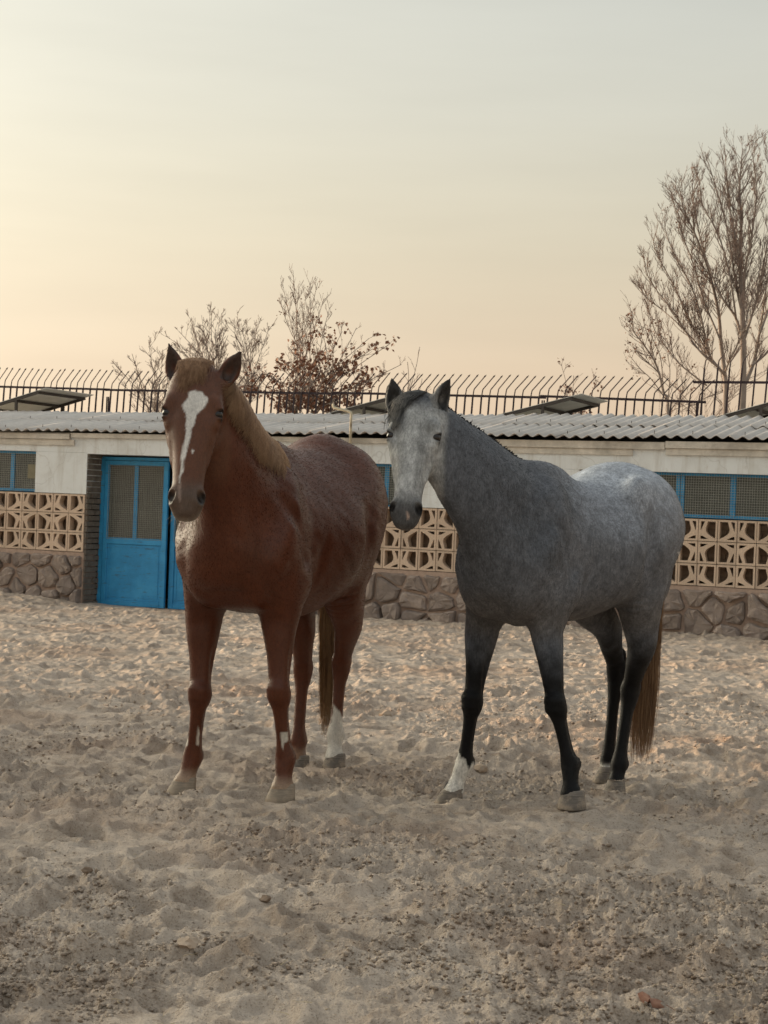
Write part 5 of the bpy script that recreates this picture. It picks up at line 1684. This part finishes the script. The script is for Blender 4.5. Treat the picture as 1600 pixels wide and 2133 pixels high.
rg = np.random.RandomState(17)
def tail(S, top, pts, n, mat, root, spread, length, rad):
    """bundle of long hairs: top = dock, pts = way down"""
    R = []
    path = crom(np.array([top] + pts, float), 14)
    for k in range(n):
        a, r = rg.uniform(0, 6.28), math.sqrt(rg.rand())
        ln = rg.uniform(0.62, 1.0) if rg.rand() < .5 else rg.uniform(.85, 1.03)
        off = np.array([math.cos(a) * r * spread[0], math.sin(a) * r * spread[1], 0])
        w = np.interp(np.linspace(0, 1, 14), [0, .15, .5, .85, 1], [.35, .7, 1.0, 1.0, .75])[:, None]
        p = path * 1.0
        tt = np.linspace(0, ln, 14) * 13; i = np.minimum(tt.astype(int), 12); f = (tt - i)[:, None]
        p = path[i] * (1 - f) + path[i + 1] * f
        wav = np.array([rg.normal(0, .006), rg.normal(0, .006), 0])[None, :] * np.sin(np.linspace(0, rg.uniform(3, 8), 14) + rg.uniform(0, 6))[:, None]
        R.append(p + off[None, :] * w + wav)
    return strands('tail', R, mat, root, rad)

# chestnut: flaxen mane on its left side, forelock, tail, chin whiskers
S = SPECS[0]; Jc = S['frame'].J
LN = Loft(S['neck'], S['neck_up'], 60)
R = []
for k in range(7500):
    u = 0.08 + 0.80 * rg.rand() ** 0.9
    C_, T_, D_, L_, W_ = neck_point(LN, u)
    lat = L_ if L_[1] > 0 else -L_
    a, bf = W_[0], W_[1]
    ln = np.interp(u, [0, .08, .25, .6, .9], [.03, .09, .20, .22, .15]) * rg.uniform(.45, 1.18)
    lift = rg.uniform(.006, .042) * np.interp(u, [0, .2, 1], [.5, 1, 1])
    pts = []
    sw = rg.normal(-.10, .10)
    for q in np.linspace(0, 1, 9):
        h = ln * max(0, q - .08)
        v = 1 - h / bf
        xl = a / (1 + W_[3] * max(v, 0) ** 2) * math.sqrt(max(0, 1 - v * v)) if v > -1 else a
        p = C_ + D_ * (bf * v + lift * (1 - q * .3) * (1 if q < .3 else .6)) + lat * (xl + lift * min(1, q * 3) + rg.normal(0, .0015)) + T_ * (sw * h + math.sin(u * 60) * .012 * q + math.sin(u * 23) * .03 * q * q)
        p = p + np.array([0, 0, -1.0]) * h * .10
        pts.append(p)
    R.append(pts)
strands('mane', R, M_MANE_C, horse_c, 0.00115)
H = S['head']; sc = S['head_scale']; ws = S['head_width']
R = []
for k in range(900):
    l0 = float(np.clip(rg.normal(-.004, .030), -.062, .060)); lock = rg.choice([-.066, -.048, -.030, -.006, .016, .040])
    l1 = .35 * l0 + .65 * lock + rg.normal(0, .007)
    side = 1 - (l0 / .075) ** 2
    ln = rg.uniform(.035, .12) * (1.15 if lock < -.02 else .8) * (.5 + .5 * side); pts = []
    for q in np.linspace(0, 1, 8):
        t0 = -.045 + .030 * (1 - side)
        t_ = t0 + (ln - t0) * q
        l_ = l0 + (l1 - l0) * q
        prof = np.interp(t_, [-.05, -.02, .02, .06, .12, .2], [.022, .042, .056, .063, .067, .069])
        curve = math.sqrt(max(.05, 1 - (l_ / .125) ** 2))
        pts.append(H.pt(t_ * sc, l_ * sc * ws, (prof * curve + rg.uniform(.001, .007) * math.sin(math.pi * min(1, q * .85 + .15)) * side + .001) * sc))
    R.append(pts)
strands('forelock', R, M_FORE_C, horse_c, 0.00105)
tail(S, (-1.13, .04, 1.42), [(-1.20, .035, 1.25), tuple(Jc(686, 1250, -1.22)), tuple(Jc(684, 1380, -1.20)), tuple(Jc(680, 1522, -1.18))], 1000, M_TAIL_C, horse_c, (.05, .045), 1, .0015)
R = []
for k in range(90):
    l0 = rg.uniform(-.04, .04); p = H.pt((.60 + rg.uniform(-.08, .03)) * sc, l0 * ws, -.07 * sc)
    d_ = np.array([rg.normal(.2, .2), l0 * 6 + rg.normal(0, .25), -1.0]); d_ /= np.linalg.norm(d_)
    ln = rg.uniform(.03, .075)
    R.append([p + d_ * ln * q + np.array([-.02, 0, 0]) * q * q * .5 for q in np.linspace(0, 1, 5)])
strands('whiskers', R, M_WHISK, horse_c, 0.0011)

# grey: short dark mane along the crest, tuft at the withers, black forelock swept to its right, long brown tail
S = SPECS[1]; Jg = S['frame'].J
LN = Loft(S['neck'], S['neck_up'], 60)
R = []
for k in range(1500):
    u = rg.uniform(0.10, 1.0)
    C_, T_, D_, L_, W_ = neck_point(LN, u)
    lat = -L_ if L_[1] > 0 else L_
    a, bf = W_[0], W_[1]; ln = rg.uniform(.07, .16); lift = rg.uniform(.003, .014); pts = []
    s0 = rg.normal(.0, .007)
    for q in np.linspace(0, 1, 7):
        h = ln * max(0, q - .12); v = 1 - h / bf
        xl = a / (1 + W_[3] * max(v, 0) ** 2) * math.sqrt(max(0, 1 - v * v))
        pts.append(C_ + D_ * (bf * v + lift) + lat * (xl + lift * q + s0) - T_ * h * .15)
    R.append(pts)
for k in range(420):      # tuft over the withers falling to the near side
    u = rg.uniform(.02, .20)
    C_, T_, D_, L_, W_ = neck_point(LN, u)
    lat = L_ if L_[1] > 0 else -L_
    a, bf = W_[0], W_[1]; ln = rg.uniform(.05, .12); lift = rg.uniform(.004, .022); pts = []
    for q in np.linspace(0, 1, 7):
        h = ln * q * .45; v = 1 - h / bf
        xl = a / (1 + W_[3] * max(v, 0) ** 2) * math.sqrt(max(0, 1 - v * v))
        pts.append(C_ + D_ * (bf * v + lift * (1 - .6 * q)) + lat * (xl * .8 + lift * q) - T_ * ln * q * .9)
    R.append(pts)
strands('mane', R, M_MANE_G, horse_g, 0.0024)
H = S['head']; sc = S['head_scale']; ws = S['head_width']
R = []
for k in range(900):
    l0 = float(np.clip(rg.normal(-.012, .024), -.060, .034)); l1 = -.076 + rg.normal(0, .012)
    ln = rg.uniform(.06, .165); pts = []
    e = rg.uniform(.55, .8)
    for q in np.linspace(0, 1, 9):
        t_ = -.03 + .018 * abs(l0) / .05 + (ln + .03) * q; l_ = l0 + (l1 - l0) * min(1, q / e) ** .8
        prof = np.interp(t_, [-.03, -.01, .03, .08, .14, .22], [.035, .050, .064, .070, .072, .072])
        curve = math.sqrt(max(.08, 1 - (l_ / .108) ** 2))
        pts.append(H.pt(t_ * sc, l_ * sc * ws, (prof * curve + rg.uniform(.002, .009) * math.sin(math.pi * min(1, q + .2)) + .002 + .009 * float(sstep(-.03, -.07, l_)) * float(sstep(.10, .14, t_))) * sc))
    R.append(pts)
strands('forelock', R, M_MANE_G, horse_g, 0.0023)
tail(S, (-1.16, .035, 1.36), [(-1.23, .03, 1.20), tuple(Jg(1348, 1300, -1.24)), tuple(Jg(1343, 1430, -1.22)), tuple(Jg(1335, 1572, -1.20))], 1400, M_TAIL_G, horse_g, (.07, .075), 1, .0015)

# ------------------------------------------------------------------ things lying on the sand
def lump_mesh(name, size, seed, flat=0.7, sub=1):
    rr = random.Random(seed)
    bm = bmesh.new(); bmesh.ops.create_icosphere(bm, subdivisions=sub, radius=size)
    for v in bm.verts:
        v.co *= rr.uniform(0.72, 1.2); v.co.z *= flat
    me = bpy.data.meshes.new(name); bm.to_mesh(me); bm.free()
    return me
M_CLOD = simple('damp_clod', (0.20, 0.150, 0.112), 0.95, 0.3, 40, 0, 0.1)
M_CLOD2 = simple('dry_clod', (0.42, 0.335, 0.262), 0.95, 0.3, 4, 0, 0.1)
M_STRAW = simple('straw', (0.50, 0.41, 0.27), 0.8, 0.2, 20, 0, 0.2)

def ground_hit(px, py):
    """where the line of sight through this place meets the sand"""
    lo, hi = 3.4, 22.0
    d = 4.5
    for k in range(40):
        p = at(px, py, d)
        e = p.z - ground_z(p.x, p.y)
        d = d * (1 + 0.6 * e / CAM_H)
        d = min(max(d, 3.4), 22)
    return at(px, py, d)
def scatter(name, n, mat, smin, smax, ymin, ymax, seed, power=3.0, cut=-.02):
    rr = np.random.RandomState(seed)
    ico = bmesh.new(); bmesh.ops.create_icosphere(ico, subdivisions=1, radius=1.0)
    ico.verts.ensure_lookup_table()
    bv = np.array([v.co[:] for v in ico.verts]); bf = np.array([[v.index for v in f.verts] for f in ico.faces]); ico.free()
    u = rr.rand(n * 3); y = 1 / (1 / ymin + (1 / ymax - 1 / ymin) * u); x = rr.uniform(-.25, .25, n * 3) * y
    k = (noise2(x, y, 1.1, 7) + .7 * noise2(x, y, 5.0, 71) + rr.normal(0, .10, n * 3)) > cut
    x, y = x[k][:n], y[k][:n]; n = len(x)
    i = np.clip(np.searchsorted(G_YS, y), 1, len(G_YS) - 2); j = np.clip(np.searchsorted(G_US, x / np.maximum(y, 2.9)), 1, len(G_US) - 2)
    z = G_Z[i, j]
    s = smin + (smax - smin) * rr.rand(n) ** power
    q = bv[None] * (s[:, None, None] * rr.uniform(.45, 1.45, (n, len(bv), 1))) * np.stack([rr.uniform(.8, 1.4, n), rr.uniform(.8, 1.2, n), np.full(n, .72)], 1)[:, None, :]
    a = rr.uniform(0, 6.28, n)[:, None]; c_, s_ = np.cos(a), np.sin(a)
    q = np.stack([q[..., 0] * c_ - q[..., 1] * s_, q[..., 0] * s_ + q[..., 1] * c_, q[..., 2]], -1)
    q += np.stack([x, y, z + s * .12], 1)[:, None, :]
    me = mesh_np(name, q.reshape(-1, 3), (bf[None] + (np.arange(n) * len(bv))[:, None, None]).reshape(-1, 3))
    o = link(name, me, mat, None, False)
    o['kind'] = 'stuff'
    return o
tag(scatter('crumbs', 4500, M_CLOD, .002, .0075, 4.0, 10.0, 3, 2.5, .02), 'dark crumbs of soil strewn over the sand', 'soil crumbs')
tag(scatter('pale_crumbs', 24000, M_SAND, .002, .011, 4.0, 13.0, 4, 3.0, .0), 'pale crumbs of dry sand strewn over the ground', 'sand crumbs')
# straw
rr = np.random.RandomState(6); R = []
for k in range(150):
    u = rr.rand(); y = 1 / (1 / 4.2 + (1 / 10.0 - 1 / 4.2) * u); x = rr.uniform(-.24, .24) * y
    a = rr.uniform(0, 6.28); L = rr.uniform(.015, .06); z = ground_z(x, y) + .008; b = rr.normal(0, .25)
    R.append([(x + math.cos(a) * L * q - math.sin(a) * L * b * q * q, y + math.sin(a) * L * q + math.cos(a) * L * b * q * q, z + .010 * q * rr.uniform(0, 1.4)) for q in np.linspace(0, 1, 4)])
o = strands('straw', R, M_STRAW, None, .0013); o['kind'] = 'stuff'; tag(o, 'short bits of pale straw scattered on the sand', 'straw')
# larger clods one can point at
for i, (px, py, s, lab, mat) in enumerate([
        (391, 1979, .030, 'flat grey-brown clod in the bare patch of the left foreground', M_CLOD2),
        (182, 1816, .020, 'small dark clod alone on the smooth sand at the left', M_CLOD),
        (803, 1499, .045, 'pale clod on the sunlit sand between the two horses', M_CLOD2),
        (1002, 1606, .040, 'tan clod behind the grey horse\'s white forefoot', M_CLOD2),
        (553, 1876, .022, 'dark clod right of the deep hoof print in the foreground', M_CLOD),
        (880, 1906, .022, 'dark clod below the pale straw at the middle foreground', M_CLOD)]):
    p = ground_hit(px, py)
    o = link('clod', lump_mesh('clod', s, 40 + i, .62, 2), mat, None, False)
    o.location = (p.x, p.y, ground_z(p.x, p.y) + s * .25); o.rotation_euler = (0, 0, i * 1.3)
    tag(o, lab, 'clod', 'clods of earth on the sand')
# fallen leaf in the right foreground
bm = bmesh.new()
outl = [(0, -.055), (.012, -.03), (.045, -.038), (.032, -.008), (.060, .012), (.028, .018), (.022, .055), (0, .072), (-.018, .050), (-.030, .022), (-.056, .020), (-.034, -.006), (-.040, -.034), (-.012, -.028)]
cv = bm.verts.new((0, .005, .004)); vs_ = []
for x, y in outl:
    vs_.append(bm.verts.new((x, y, .018 * math.sin(x * 60) + .020 * (abs(x) / .06) ** 2 + .010 * (y / .06) ** 2)))
for i in range(len(vs_)): bm.faces.new((cv, vs_[i], vs_[(i + 1) % len(vs_)]))
me = bpy.data.meshes.new('fallen_leaf'); bm.to_mesh(me); bm.free()
m_ = NM('fallen_leaf', .7, .2); pl_ = m_.coord(); m_.color(m_.ramp(m_.noise(pl_, 40, 4), [(.3, (.19, .085, .055)), (.7, (.34, .185, .125))]))
p = ground_hit(1358, 2100)
lf = link('fallen_leaf', me, m_.m, None, True)
lf.location = (p.x, p.y, ground_z(p.x, p.y) + .012); lf.rotation_euler = (.35, .15, 1.4); lf.scale = (.62, .62, .62)
md = lf.modifiers.new('thick', 'SOLIDIFY'); md.thickness = .0012
st = MB(); st.tube([(0, -.055, .02), (.004, -.09, .016), (.012, -.115, .004)], .0016, 5)
st.build('leaf_stalk', m_.m, lf)
tag(lf, 'curled reddish-brown dead leaf lying in the right foreground', 'leaf')
